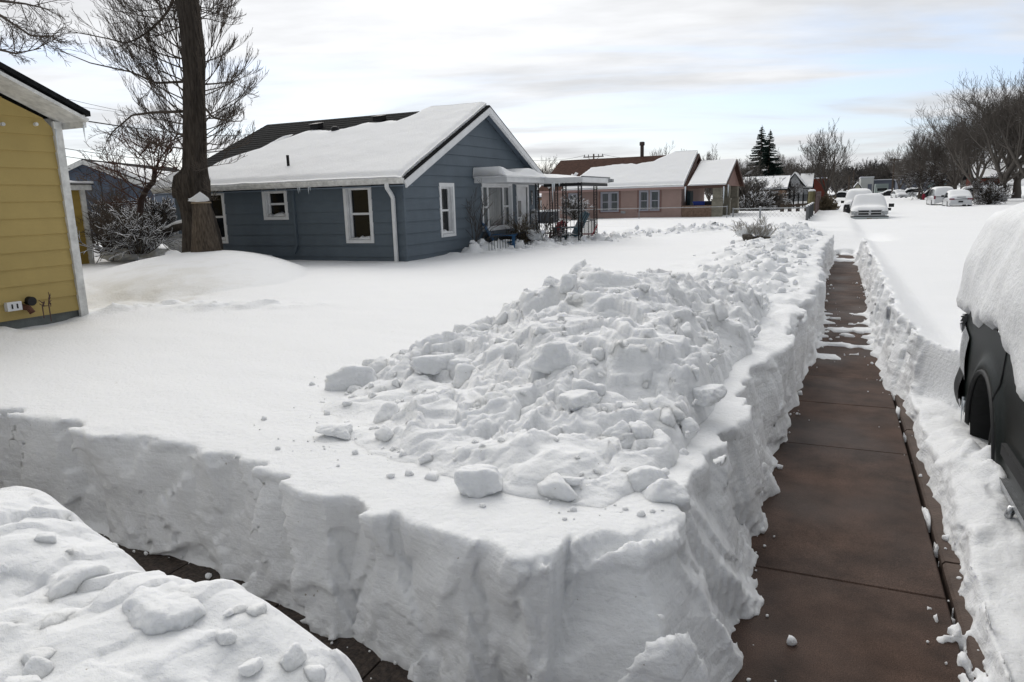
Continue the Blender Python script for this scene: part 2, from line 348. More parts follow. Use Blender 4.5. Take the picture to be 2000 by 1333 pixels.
# ================================================================== SNOW GROUND
XL_Y = [-3, 2.7, 3.6, 4.4, 5.2, 5.9, 7.4, 8.6, 11.3, 14, 16.3, 22.4, 26]
XL_X = [-.40, -.38, -.38, -.41, -.42, -.33, -.33, -.26, -.15, -.19, -.24, -.06, .05]
XR_Y = [-3, 3.1, 3.8, 4.4, 4.9, 6.3, 7.2, 7.8, 8.6, 10.7, 13.6, 16.5, 26]
XR_X = [.74, .72, .74, .765, .74, .75, .745, .67, .63, .61, .66, .69, .66]
YB_X = [-9, -6, -4.6, -3.91, -3.5, -3.04, -2.44, -2.07, -1.33, -.37, .5]
YB_Y = [3.2, 3.0, 2.83, 2.74, 2.76, 2.71, 2.58, 2.49, 2.35, 2.24, 2.24]
YEND = 25.2
def top_height(x, y):
    T = .70+.030*perlin(x*.28, y*.28, 1.7)+.012*perlin(x*1.1, y*1.1, 4.7)
    # drift in front of the trunk
    al = (x+12.)*.766-(y-11.4)*.643; ac = (x+12.)*.643+(y-11.4)*.766
    dd = (al/4.3)**2+(ac/np.where(ac > 0, 1.7, 2.5))**2+.05*perlin(x*.7, y*.7, 6)
    T = T+.37*np.maximum(0, 1-dd)**.9
    T = T+.006*perlin(x*2.2+y, y*4.5, 8.8)*sstep(30, 12, np.hypot(x, y))
    # a lower, scoured and lumpy patch between yellow house and drift
    g = np.exp(-(((x+10.0)/1.5)**2+((y-7.5)/1.0)**2)**1.5)
    T = T-.17*g+g*.06*fbm(x*2.3, y*2.3, 0, 4)
    rl = np.exp(-((y-(6.35+(x+9.6)*.32)-.15*perlin(x*.9, 1, 1))/.30)**2)*sstep(-10.4, -9.4, x)*sstep(-5.5, -7.5, x)
    T = T+rl*(.02+.16*np.abs(fbm(x*2.1, y*2.1, 44, 4)))
    g = np.exp(-(((x+8.9)/1.1)**2+((y-5.6)/.75)**2)**2)
    T = T-.06*g+.12*np.exp(-(((x+8.9)/.9)**2+((y-3.9)/1.3)**2)**2)*(.25+1.3*np.abs(fbm(x*2.0, y*2.6, 5, 3)))
    T = T-.02*np.exp(-((x+8.85)/.3)**2)*(y < 6)
    # back yard, between the houses
    g = sstep(13.2, 15, y)*sstep(-15.2, -16.2, x)
    T = T+g*(.10+.12*fbm(x*.8, y*.8, 2, 4))
    # street and its crossing
    T = T-.17*sstep(.55, 1.1, x)*sstep(6, 8, y)-.14*sstep(27.5, 30, y)*sstep(40, 33, y)
    T = T-.20*sstep(33, 41, y)*sstep(-2.0, -.8, x)
    for (yy, hh) in ((28.6, .06), (31.4, .05), (34.2, .06)):
        T = T+hh*np.exp(-((y-yy-.25*perlin(x*.2, 3, 3))/.35)**2)*(x > -12)*(.5+.8*perlin(x*.45, y, 8.))
    # thrown snow along the walk, left side
    b = np.exp(-((x+1.25)/.95)**2)*sstep(5.2, 8, y)*sstep(29.5, 26, y)
    l = np.abs(fbm(x*1.6, y*1.3, 9, 4)); wq = .3*fbm(x*1.7, y*1.7, 63, 2)
    fc_ = .055*worley_facets(x*2.6+wq, y*2.3+wq, 5)+.035*worley_facets(x*5.5+wq, y*5+wq, 15)+.03*fbm(x*6, y*6, 5, 3)
    T = T+b*(.08+.24*l+fc_)
    # cleared strip in front of the porch
    c = np.interp(y, [15.6, 18, 20.5, 24, 28.2], [-9.1, -8.0, -7.2, -6.2, -2.5])
    b = np.exp(-((x-c)/.95)**2)*sstep(15.4, 16.6, y)*sstep(29, 26.5, y)
    T = T+b*(-.02+.36*np.abs(fbm(x*1.9, y*1.5, 12, 4))+fc_)
    b = np.exp(-(((x+4.4)/3.0)**2+((y-26.3)/1.5)**2)); T = T+b*(.24*np.abs(fbm(x*1.3, y*1.3, 21, 4))+fc_*.8)
    # next to the parked vehicle the snow is trodden and low
    edge = 6.75+.75*np.exp(-((x-.75)/.25)**2)+.12*perlin(x*2.5, y*.6, 3)-.25*sstep(1.2, 2.4, x)
    lowz = .12+.05*np.abs(fbm(x*2.6, y*2.0, 31, 3))+.05*sstep(.9, 1.6, x)
    m = sstep(edge+.10, edge-.10, y)*sstep(.62, .72, x)
    T = T*(1-m)+lowz*m
    b = np.exp(-(((x-.93)/.18)**2+((y-5.1)/.8)**2)); T = T+.16*b*m+b*m*.12*np.abs(fbm(x*4, y*3.2, 41, 3))
    e_ = sstep(23.2, 30.5, y); mk = np.exp(-(np.abs((x-.3)/1.0)**4))*sstep(22.8, 24.4, y)
    T = T*(1-mk)+mk*(.03+(T-.03)*e_)
    # camera side: low ground just right and behind
    return T
def near_edge(x): return np.interp(x, [-9, -3, -1.2, -.75, -.6], [2.0, 1.75, 1.35, .9, -2.0])
def trench_d(x, y):
    xl = np.interp(y, XL_Y, XL_X)+.035*perlin(0, y*1.7, 5)+.02*perlin(0, y*6., 2)
    xr = np.interp(y, XR_Y, XR_X)+.035*perlin(3, y*1.9, 9)+.02*perlin(0, y*7., 7)
    dS = np.maximum(np.maximum(xl-x, x-xr), y-YEND)
    yb = np.interp(x, YB_X, YB_Y)+.04*perlin(x*1.3, 0, 3)+.015*perlin(x*6., 0, 7)
    dP = np.maximum(np.maximum(y-yb, near_edge(x)-y), np.maximum(x, -8.5-x))
    return np.minimum(dS, dP)
def snow_solid():
    r0, dr, nr = .75, .0098, 368
    az0, da, na = math.radians(-84), .0034, 600
    z0, dz, nz = -.06, .0165, 74
    r = (r0*np.exp(np.arange(nr)*dr)).astype(np.float32); az = (az0+np.arange(na)*da).astype(np.float32); z = (z0+np.arange(nz)*dz).astype(np.float32)
    R, A = np.meshgrid(r, az, indexing='ij'); X = R*np.sin(A); Y = R*np.cos(A)
    T = top_height(X, Y).astype(np.float32); D = trench_d(X, Y).astype(np.float32)
    # walls break up the top edge a little
    T += .012*fbm(X*5, Y*5, 3, 3)*np.exp(-np.maximum(D, 0)/.25)
    f = np.empty((nr, na, nz), np.float32)
    f[:] = z[None, None, :]-T[:, :, None]
    band = np.abs(D) < .62
    deep = D < -.62
    ii, jj = np.nonzero(band)
    x = X[ii, jj][:, None]; y = Y[ii, jj][:, None]; zz = z[None, :]; d = D[ii, jj][:, None]
    x, y, zz, d = [np.ascontiguousarray(np.broadcast_to(a, (len(ii), nz))) for a in (x, y, zz, d)]
    # sheared coordinate along the wall
    s = x-y
    wx = fbm(x*1.5, y*1.5, zz*1.5, 2)*.13
    side = x > .3
    wy = fbm(x*1.9+9, y*1.9, zz*1.9, 3)*.08
    fac = worley_facets((s+wx+.18*zz+wy)*2.9, (zz*1.15+wx*.9+wy)+3.1, 3); fac2 = worley_facets((s*.8+wx-.5*zz)*4.1, (zz*2.6+wy*2)+1.3, 8)
    lean = np.where(side, .16, np.where(x > -.9, np.interp(y, [2.2, 3.0, 3.6, 4.4, 5.5, 6.2, 8], [.34, .34, .24, .12, .18, .04, .02]), .02))
    pth = (x < -.9) | (y < 2.6)
    far = sstep(3.2, 6.0, y)
    q_ = np.where(side & (y < 7.3), .35, 1.)
    off = lean*zz-.03+q_*((.105-.03*far)*fac+.030*fac2+.036*fbm(x*2.2, y*2.2, zz*2.0, 5, .5))
    # fluffy skirt at the foot
    sk = np.exp(-np.maximum(zz, 0)/.07)
    fr = np.where(side & (y < 7.5), .35, 1.)
    off = off-np.where(pth, .02, .05)*fr*sk*(.8+.8*perlin(x*3, y*3, 2))-.030*sk*np.abs(perlin(x*22, y*22, zz*22))-.022*np.abs(fbm(x*11, y*11, zz*11, 3))*np.exp(-((zz-.10)/.13)**2)
    w_ = off-d
    a = f[ii, jj, :]; k = .012
    h = np.clip(.5+.5*(a-w_)/k, 0, 1); f[ii, jj, :] = w_*(1-h)+a*h+k*h*(1-h)
    f[deep] = np.maximum(f[deep], .3)
    # remnants lying in the cleared strips
    Tf = -.035+.0*X
    inner = np.maximum(-D, 0)
    Tf = Tf+.055*np.exp(-inner/.045)
    bars = sstep(8.9, 9.4, Y)*sstep(13.6, 12.4, Y)*(X > -.5)*(X < .9)
    nb = fbm(X*1.8, Y*3.6, 7, 3)+.35*fbm(X*9, Y*11, 8, 3); Tf = Tf+bars*.07*sstep(.14, .34, nb+.28*sstep(.25, .65, X))
    g = (X > .3)*(X < .9)*(Y < 8)
    gr = np.exp(-((X-.618)/.028)**2); Tf = Tf+g*gr*.060*sstep(.20, .42, fbm(X*10, Y*3.0, 3, 4)+.25*perlin(0, Y*.8, 2))
    Tf = Tf+(np.exp(-((X-.60+.13*(Y-3.2))/.07)**2)*sstep(2.6, 2.9, Y)*sstep(4.0, 3.5, Y))*.065*(X > .2)*sstep(-.05, .3, fbm(X*16, Y*16, 3, 4))
    bars2 = sstep(20, 21.5, Y)*(X > -.5)*(X < .9); Tf = Tf+bars2*.08*sstep(.05, .2, fbm(X*2, Y*1.6, 17, 3))
    Tf = np.where(Tf < -.022, -.25, Tf)
    f = np.minimum(f, z[None, None, :]-Tf[:, :, None])
    f += 1e-5
    # ---- surface nets
    s_ = f < 0
    c = np.zeros((nr-1, na-1, nz-1), np.uint8)
    for a_ in (0, 1):
        for b_ in (0, 1):
            for c_ in (0, 1): c += s_[a_:nr-1+a_, b_:na-1+b_, c_:nz-1+c_]
    act = (c > 0) & (c < 8); I, J, K = np.nonzero(act)
    idx = np.full(act.shape, -1, np.int32); idx[I, J, K] = np.arange(len(I), dtype=np.int32)
    acc = np.zeros((len(I), 3), np.float32); cnt = np.zeros(len(I), np.float32)
    corners = [(a_, b_, c_) for a_ in (0, 1) for b_ in (0, 1) for c_ in (0, 1)]
    for p in corners:
        for ax in range(3):
            if p[ax]: continue
            q = list(p); q[ax] = 1
            fp = f[I+p[0], J+p[1], K+p[2]]; fq = f[I+q[0], J+q[1], K+q[2]]
            m = (fp < 0) != (fq < 0); t = np.where(m, fp/np.where(m, fp-fq, 1), 0)
            for e in range(3): acc[:, e] += np.where(m, p[e]+(t if e == ax else 0), 0)
            cnt += m
    acc /= cnt[:, None]; G = acc+np.stack([I, J, K], 1)
    rr = r0*np.exp(G[:, 0]*dr); aa = az0+G[:, 1]*da
    V = np.stack([rr*np.sin(aa), rr*np.cos(aa), z0+G[:, 2]*dz], 1)
    faces = []
    def quads(ax):
        sl0 = [slice(None)]*3; sl1 = [slice(None)]*3; sl0[ax] = slice(0, -1); sl1[ax] = slice(1, None)
        u, v = [k_ for k_ in range(3) if k_ != ax]
        sa = s_[tuple(sl0)]; sb = s_[tuple(sl1)]
        d = sa != sb; pos = np.nonzero(d); inside = sa[pos]
        pos = list(pos); ok = (pos[u] > 0) & (pos[v] > 0) & (pos[u] < f.shape[u]-1) & (pos[v] < f.shape[v]-1)
        pos = [p_[ok] for p_ in pos]; inside = inside[ok]
        def at(du, dv):
            p_ = [pos[0].copy(), pos[1].copy(), pos[2].copy()]; p_[u] -= du; p_[v] -= dv; return idx[p_[0], p_[1], p_[2]]
        q = np.stack([at(1, 1), at(0, 1), at(0, 0), at(1, 0)], 1)
        flip = inside if ax == 1 else ~inside
        q[flip] = q[flip][:, ::-1]; return q
    Fq = np.concatenate([quads(0), quads(1), quads(2)]); Fq = Fq[(Fq >= 0).all(1)]
    # drop the buried floor
    return V, Fq[:, ::-1], r[-1]
V, Fq, RMAX = snow_solid()
snow_near = npmesh('snow_ground', V, Fq, M_SNOW, kind='structure')
# check orientation: normals must point up on the flat
_n = snow_near.data.polygons
_s = sum(1 for i in range(0, len(_n), 997) if _n[i].normal.z > 0)
if _s < len(range(0, len(_n), 997))/2: snow_near.data.flip_normals()

def far_snow():
    """everything farther out and behind the camera, same height field"""
    rs = np.concatenate([RMAX*.985*np.exp(np.linspace(0, math.log(60/RMAX), 150)), 60*np.exp(np.linspace(.01, math.log(1600/60), 90))])
    az = np.radians(np.arange(-84.5, 34, .22))
    R, A = np.meshgrid(rs, az, indexing='ij'); X = R*np.sin(A); Y = R*np.cos(A)
    T = top_height(X, Y)
    T = T*np.exp(-np.maximum(R-90, 0)/400)-.02*sstep(RMAX*1.03, RMAX*.98, R)
    T = T+.25*np.abs(fbm(X*.05, Y*.05, 1, 3))*sstep(60, 120, R)*.3
    V = np.stack([X, Y, T], -1).reshape(-1, 3)
    npmesh('snow_field', V, grid_faces(len(rs), len(az))[:, ::-1], M_SNOW2, kind='structure')
    rs = np.concatenate([np.linspace(1.2, 12, 60), 12*np.exp(np.linspace(.05, 4.2, 50))]); az = np.radians(np.arange(33.2, 360-83.4, 1.3))
    R, A = np.meshgrid(rs, az, indexing='ij'); X = R*np.sin(A); Y = R*np.cos(A)
    D = trench_d(X, Y); T = top_height(X, Y)*sstep(-.02, .25, D)-.05*(D < .02)
    V = np.stack([X, Y, T], -1).reshape(-1, 3)
    npmesh('snow_behind', V, grid_faces(len(rs), len(az))[:, ::-1], M_SNOW2, kind='structure')
far_snow()

# ------------------------------------------------------------------ paving and soil below
g = MB(); g.box((-1500, -300, -.30), (1500, 1600, -.12)); g.build('ground', M_SOIL, kind='structure')
g = MB()
js = [-3, -.4, 1.7, 3.8, 5.95, 7.25, 8.35, 9.5, 10.7, 11.9, 13.1, 14.4, 15.7, 17, 18.4, 19.8, 21.2, 22.6, 24, 25.6]
for i, (a, b) in enumerate(zip(js[:-1], js[1:])):
    t = random.uniform(-.004, .004)
    x0, x1 = -1.0, .606
    n = MB(); bz = .008
    vs = [(x0, a+.004, -.1), (x1, a+.004, -.1), (x1, b-.004, -.1), (x0, b-.004, -.1), (x0, a+.004, t-bz), (x1, a+.004, t-bz), (x1, b-.004, -t-bz), (x0, b-.004, -t-bz),
          (x0+bz, a+.012, t), (x1-bz, a+.012, t), (x1-bz, b-.012, -t), (x0+bz, b-.012, -t)]
    g.add(vs, [(0,3,2,1),(0,1,5,4),(1,2,6,5),(2,3,7,6),(3,0,4,7),(4,5,9,8),(5,6,10,9),(6,7,11,10),(7,4,8,11),(8,9,10,11)])
g.build('sidewalk', M_CONCRETE, kind='structure')
g = MB()
y = -3
while y < 26:
    g.prism([(.632, y+.006, -.1), (.632, y+.006, -.010), (.645, y+.006, .006), (.83, y+.006, .006), (.85, y+.006, -.02), (.85, y+.006, -.1)], (0, 2.38, 0)); y += 2.4
g.build('curb', mat('brown_curb_concrete', (.085, .060, .048), .7, bump=.004, bscale=70, var=.4, vscale=5), kind='structure')
g = MB()
xs = [-1.02, -1.75, -2.5, -3.3, -4.1, -5.0, -6.2, -8.6]
for a, b in zip(xs[:-1], xs[1:]):
    g.prism([(a-.006, .9, -.006), (b+.006, .9, -.006), (b+.006, 3.4, -.004), (a-.006, 3.4, -.004)], (0, 0, -.08))
g.build('garden_path', mat('gravelly_wet_concrete', (.050, .036, .028), .7, bump=.010, bscale=70, var=.75, vscale=38, detail=3, spec=.4), kind='structure')

# ================================================================== snow blocks
def block_data(seed, size, sub=4, soft=9., flat=(1, 1, 1)):
    r = np.random.default_rng(seed)
    import bmesh
    bm = bmesh.new(); bmesh.ops.create_icosphere(bm, subdivisions=sub, radius=1)
    D = np.array([v.co[:] for v in bm.verts]); Fc = np.array([[v.index for v in f.verts] for f in bm.faces]); bm.free()
    n = r.normal(size=(7, 3)); n = np.concatenate([n, [[0, .2, 1], [0, 0, -1], [1, 0, .15], [-1, .2, 0], [.1, 1, 0], [0, -1, .2]]]); n /= np.linalg.norm(n, axis=1)[:, None]
    h = r.uniform(.55, 1.0, len(n))
    dt = np.maximum(D@n.T, 1e-3); rr = h[None]/dt
    rad = (np.sum(rr**-soft, 1))**(-1/soft)
    rad = np.minimum(rad, 1.25)
    P = D*rad[:, None]*np.array(flat)
    o = r.uniform(0, 50, 3)
    P = P*(1+.13*fbm(P[:, 0]*1.7+o[0], P[:, 1]*1.7+o[1], P[:, 2]*1.7+o[2], 3)[:, None]+.06*fbm(P[:, 0]*5+o[0], P[:, 1]*5, P[:, 2]*5+o[2], 4)[:, None])
    return P*size, Fc
def rotm(r):
    a = r.normal(size=4); a /= np.linalg.norm(a); w_, x, y, z = a
    return np.array([[1-2*(y*y+z*z), 2*(x*y-z*w_), 2*(x*z+y*w_)], [2*(x*y+z*w_), 1-2*(x*x+z*z), 2*(y*z-x*w_)], [2*(x*z-y*w_), 2*(y*z+x*w_), 1-2*(x*x+y*y)]])
def join_blocks(items):
    Vs = []; Fs = []; n = 0
    for P, Fc in items: Vs.append(P); Fs.append(Fc+n); n += len(P)
    return np.concatenate(Vs), np.concatenate(Fs)
BLK = [block_data(s, 1, 4, 10, (1, random.uniform(.7, 1), random.uniform(.5, .8))) for s in range(14)]
BLK4 = [block_data(40+s, 1, 5, 12, (1, random.uniform(.75, 1), random.uniform(.55, .85))) for s in range(6)]
def pile_h(x, y):
    wq = .22*fbm(x*1.9, y*1.9, 33, 3); wr = .22*fbm(x*1.9+30, y*1.9, 33, 3); x = x+wq; y = y+wr
    h = .64*np.exp(-(np.abs((x+1.85)/.80)**2.3+np.abs((y-5.95)/1.15)**2.3))
    h = h+.36*np.exp(-(((x+1.50)/.72)**2+((y-4.4)/.85)**2))
    h = h+.22*np.exp(-(((x+2.75)/.50)**2+((y-4.7)/.75)**2))
    h = h+.23*np.exp(-(((x+.95)/.42)**2+((y-4.6)/1.5)**2))
    h = h+.13*np.exp(-(((x+1.9)/.8)**2+((y-3.45)/.5)**2))
    h = h+.18*np.exp(-(((x+1.0)/.55)**2+((y-7.2)/1.3)**2))
    d = fbm(x*1.3, y*1.3, 3, 5, .55)
    rid = 1-np.abs(fbm(x*2.2+4, y*2.2, 8, 4, .5))
    g_ = sstep(.02, .2, h)
    return h*(1+.16*d)+(rid-.75)*.09*g_+g_*(.072*worley_facets(x*3.1+d*.5, y*3.1+d*.4, 9)+.050*worley_facets(x*6.6+d, y*6.6-d*.8, 19)+.016*worley_facets(x*15+d, y*15, 29)+.012*fbm(x*12, y*12, 2, 3))
def make_pile():
    x = np.arange(-4.0, -.36, .0135); y = np.arange(2.35, 8.6, .015)
    X, Y = np.meshgrid(x, y, indexing='ij'); H = pile_h(X, Y)
    T = top_height(X, Y); D = trench_d(X, Y)
    Z = T+H-.05
    lim = sstep(.08, .34, D-.14*sstep(3.6, 2.6, Y)); Z = T-.35+(Z-T+.35)*lim
    V = np.stack([X, Y, Z], -1).reshape(-1, 3); keep = (H[:-1, :-1] > .02) & (D[:-1, :-1] > .12)
    r = np.random.default_rng(6); Fq = grid_faces(len(x), len(y), keep)
    Fq = np.concatenate([Fq[:, [0, 1, 2]], Fq[:, [0, 2, 3]]])
    items = [(V, Fq)]; k = 0
    n = 9000; bx = r.uniform(-3.6, -.45, n); by = r.uniform(2.75, 8.2, n); bh = pile_h(bx, by); bd = trench_d(bx, by); bt = top_height(bx, by)
    ok = np.nonzero((bh > .03) & (bd > .22) & (r.random(n) < .25+.9*np.where(bh < .25, .6, .35)))[0][:400]
    for q in ok:
        s = min(.12, .018*math.exp(r.exponential(.72))); P, Fc = BLK[k % 14]; P = (P@rotm(r).T)*s+np.array([bx[q], by[q], bt[q]+bh[q]-.05-s*.15]); items.append((P, Fc)); k += 1
    V, Fq = join_blocks(items); V = V
    o = npmesh('snow_pile', V, Fq[:, :], M_SNOW)
    tag(o, 'tall heap of shovelled snow lumps on the corner beside the cleared walk', 'snow pile')
    return o
make_pile()
def make_near_pile():
    x = np.arange(-5.4, -.55, .012); y = np.arange(.25, 2.40, .011)
    X, Y = np.meshgrid(x, y, indexing='ij'); ne = near_edge(X)+.18+.08*sstep(-2.2, -1.2, X)
    e = ne-Y+.05*perlin(X*2.2, Y*0+3, 1)
    dd = fbm(X*1.4, Y*1.4, 6, 3); H = .91+.10*fbm(X*1.1, Y*1.1, 14, 3)+.035*worley_facets(X*2.4+dd, Y*2.4+dd, 4)+.020*worley_facets(X*5+dd, Y*5, 7)+.04*(1-np.abs(fbm(X*2.4, Y*2.4, 15, 4)))
    H = H-.10*sstep(1.5, .3, Y)-.12*sstep(-1.6, -.9, X)
    Z = H*(1-np.exp(-np.maximum(e, 0)/.09))*sstep(0, .1, e)**.3
    Z = Z-.2*(e < .01)-.06
    V = np.stack([X-.05*Z, Y+.06*Z, Z], -1).reshape(-1, 3)
    Fq = grid_faces(len(x), len(y)); Fq = np.concatenate([Fq[:, [0, 1, 2]], Fq[:, [0, 2, 3]]])
    items = [(V, Fq)]; r = np.random.default_rng(8)
    for k in range(150):
        px = r.uniform(-4.0, -.9); e_ = r.uniform(-.05, 1.1); py = float(near_edge(px))-e_
        if py < .3: continue
        s = min(.11, .018*math.exp(r.exponential(.8)))
        i = int((px+5.4)/.012); j = int((py-.25)/.011)
        P, Fc = BLK[k % 14]; P = (P@rotm(r).T)*s+np.array([px, py, Z[i, j]-s*.3]); items.append((P, Fc))
    V, Fq = join_blocks(items); o = npmesh('snow_pile', V, Fq, M_SNOW)
    tag(o, 'thrown snow heap in front of the narrow garden path, nearest the viewer', 'snow pile')
make_near_pile()
def surf_point(px, py):
    """walk along the sight line of a picture point until it meets the snow"""
    rr = ray(px, py); rr = rr/np.linalg.norm(rr); t = .8
    while t < 30:
        p = rr*t+np.array([0, 0, CAMH]); x, y = np.array([p[0]]), np.array([p[1]])
        z = float(top_height(x, y)[0])+max(0., float(pile_h(x, y)[0])-.05)
        if p[2] <= z: return Vector((p[0], p[1], z))
        t += .05 if p[2]-z > .15 else .02
    return Vector(p)
def snow_block(px, py, z, size_px, label, k, ang=0, flat=(1, 1, 1), sink=.25, auto=True):
    p = surf_point(px, py+size_px*.28) if auto else onz(px, py, z)
    s = size_px/F*p.xy.length*.5*1.05
    P, Fc = BLK4[k % 6]; c, sn = math.cos(ang), math.sin(ang); P = P*np.array(flat); P = P@np.array([[c, -sn, 0], [sn, c, 0], [0, 0, 1]]).T*s
    o = npmesh('snow_block', P, Fc, M_SNOW); o.location = (p.x, p.y, p.z+s*flat[2]*(.22 if auto else sink))
    tag(o, label, 'snow block', 'lumps of snow lying loose on the surface')
snow_block(935, 925, .74, 115, 'big angular snow block standing at the front foot of the tall heap', 0, .5, (1, .9, 1.0), .35)
snow_block(1265, 910, .72, 120, 'broad snow slab near the corner of the bank', 4, .2, (1, .7, .75), .4)
snow_block(1118, 930, .73, 62, 'small flat oblong snow lump between the big block and the slab', 2, .1, (1, .6, .45), .3)
snow_block(655, 822, .71, 84, 'rounded snow lump at the left foot of the tall heap', 3, .4, (1, .8, .6), .4)
snow_block(690, 715, .86, 140, 'large pale snow slab leaning on the far left end of the tall heap', 4, .5, (1, .6, .75), .3)
snow_block(1070, 690, 1.10, 95, 'pointed snow block high on the middle of the tall heap', 5, .9, (1, .9, 1.0), .4)
snow_block(1130, 765, .96, 110, 'wide overhanging snow slab half way up the tall heap', 0, 1.3, (1, .8, .55), .4)
snow_block(1074, 548, 1.42, 26, 'little dark-edged snow cube on the left of the heap summit', 3, .3, (1, 1, 1.2), .5)
snow_block(1215, 850, .84, 70, 'squarish snow block low on the right front of the heap', 4, .8, (1, .9, .9), .4)
snow_block(1385, 775, .86, 75, 'snow block near the cut edge above the cleared walk', 1, 1.1, (1, .9, .8), .4)
snow_block(855, 690, 1.02, 92, 'snow lump with a shaded hollow on the left shoulder of the heap', 2, .7, (1, .8, .7), .4)
snow_block(310, 1195, .86, 190, 'large blunt snow block in the foreground heap by the path', 1, -.3, (1, .75, .75), -.15, auto=False)

# crumbs of snow fallen on the paving and round the heap
def crumbs():
    r = np.random.default_rng(77); C = [block_data(200+i, 1, 2, 9) for i in range(5)]; items = []
    n = 40000; a = r.random(n) < .6
    x = np.where(a, r.uniform(-.5, .85, n), r.uniform(-4.2, -.3, n)); y = np.where(a, 2.3+r.random(n)**1.6*16, r.uniform(1.4, 2.9, n))
    d = trench_d(x, y); ok = np.nonzero((d < -.015) & (r.random(n) < np.exp(np.minimum(d, 0)/.075)+.008))[0][:330]
    for q, k in enumerate(ok):
        s = min(.0035*math.exp(r.exponential(.75)), .028); P, Fc = C[q % 5]; items.append((P@rotm(r).T*s+np.array([x[k], y[k], .004+s*.4]), Fc))
    x = r.uniform(-4.6, -.6, n); y = r.uniform(2.6, 9.5, n); h = pile_h(x, y); d = trench_d(x, y); t = top_height(x, y)+np.maximum(0, h-.05)
    ok = np.nonzero((d > .2) & (h < .10) & (h > .004) & (r.random(n) < np.exp(-np.abs(h-.045)/.02)))[0][:260]
    for q, k in enumerate(ok):
        s = min(.030, .004*math.exp(r.exponential(.8))); P, Fc = C[q % 5]; items.append((P@rotm(r).T*s+np.array([x[k], y[k], t[k]+s*.2]), Fc))
    x = np.concatenate([r.normal(-1.2, .5, 500), r.normal(0, .6, 260)]); y = np.concatenate([r.uniform(7.5, 27, 500), r.uniform(16, 28, 260)])
    x[500:] += np.interp(y[500:], [15.6, 18, 20.5, 24, 28.2], [-9.1, -8.0, -7.2, -6.2, -2.5]); d = trench_d(x, y); t = top_height(x, y)
    for k in np.nonzero((d > .15) & (x > -8.6))[0]:
        s = min(.13, .028*math.exp(r.exponential(.6))); P, Fc = BLK[k % 14] if s > .06 else C[k % 5]; items.append((P@rotm(r).T*s+np.array([x[k], y[k], t[k]-s*.1]), Fc))
    V, Fq = join_blocks(items); o = npmesh('snow_crumbs', V, Fq, M_SNOW2, kind='stuff'); tag(o, 'crumbs and clods of snow scattered along the walk edges and round the tall heap', 'snow crumbs')
crumbs()
# ================================================================== BUILDINGS
def V3(*a): return Vector(a)
def lap_wall(mb, P0, U, Nn, urange, z0, z1, pitch, openings=(), depth=.014, zoff=0):
    """lapped boards on a vertical wall: P0 origin (z=0), U along, Nn outward"""
    P0 = Vector(P0); U = Vector(U); Nn = Vector(Nn)
    cuts = {round(z0, 4), round(z1, 4)}
    k = math.floor((z0-zoff)/pitch)
    while k*pitch+zoff < z1:
        z = k*pitch+zoff
        if z > z0: cuts.add(round(z, 4))
        k += 1
    for (a, b, c, d) in openings:
        for z in (c, d):
            if z0 < z < z1: cuts.add(round(z, 4))
    cuts = sorted(cuts)
    for za, zb in zip(cuts[:-1], cuts[1:]):
        row = math.floor((za+1e-3-zoff)/pitch); zb0 = row*pitch+zoff
        oa = depth*(1-(za-zb0)/pitch); ob = depth*(1-(zb-zb0)/pitch)
        isbot = abs(za-zb0) < 1e-3
        zm = (za+zb)/2
        ua0, ua1 = urange(za); ub0, ub1 = urange(zb-1e-4)
        segs = [(0., 1.)]
        L0, L1 = urange(zm)
        if L1-L0 < .01: continue
        for (a, b, c, d) in openings:
            if c-1e-4 <= zm <= d+1e-4:
                ns = []
                fa, fb = (a-L0)/(L1-L0), (b-L0)/(L1-L0)
                for s0, s1 in segs:
                    if fb <= s0 or fa >= s1: ns.append((s0, s1)); continue
                    if fa > s0: ns.append((s0, fa))
                    if fb < s1: ns.append((fb, s1))
                segs = ns
        for s0, s1 in segs:
            def pt(z, a0, a1, s, o): return P0+U*(a0+(a1-a0)*s)+Nn*o+Vector((0, 0, z))
            q = [pt(za, ua0, ua1, s0, oa), pt(za, ua0, ua1, s1, oa), pt(zb, ub0, ub1, s1, ob), pt(zb, ub0, ub1, s0, ob)]
            if U.cross(Vector((0, 0, 1))).dot(Nn) < 0: q = q[::-1]
            mb.add(q, [(0, 1, 2, 3)])
            if isbot:
                q = [pt(za, ua0, ua1, s0, -.004), pt(za, ua0, ua1, s1, -.004), pt(za, ua0, ua1, s1, oa), pt(za, ua0, ua1, s0, oa)]
                mb.add(q, [(0, 1, 2, 3)])
def lbox(mb, P0, U, Nn, u0, u1, z0, z1, n0, n1):
    """box in wall coordinates"""
    P0 = Vector(P0); U = Vector(U); Nn = Vector(Nn); Z = Vector((0, 0, 1))
    vs = [P0+U*u+Nn*n+Z*z for z in (z0, z1) for (u, n) in ((u0, n0), (u1, n0), (u1, n1), (u0, n1))]
    f = [(0,3,2,1),(4,5,6,7),(0,1,5,4),(1,2,6,5),(2,3,7,6),(3,0,4,7)]
    if U.cross(Nn).z < 0: f = [tuple(reversed(q)) for q in f]
    return mb.add(vs, f)
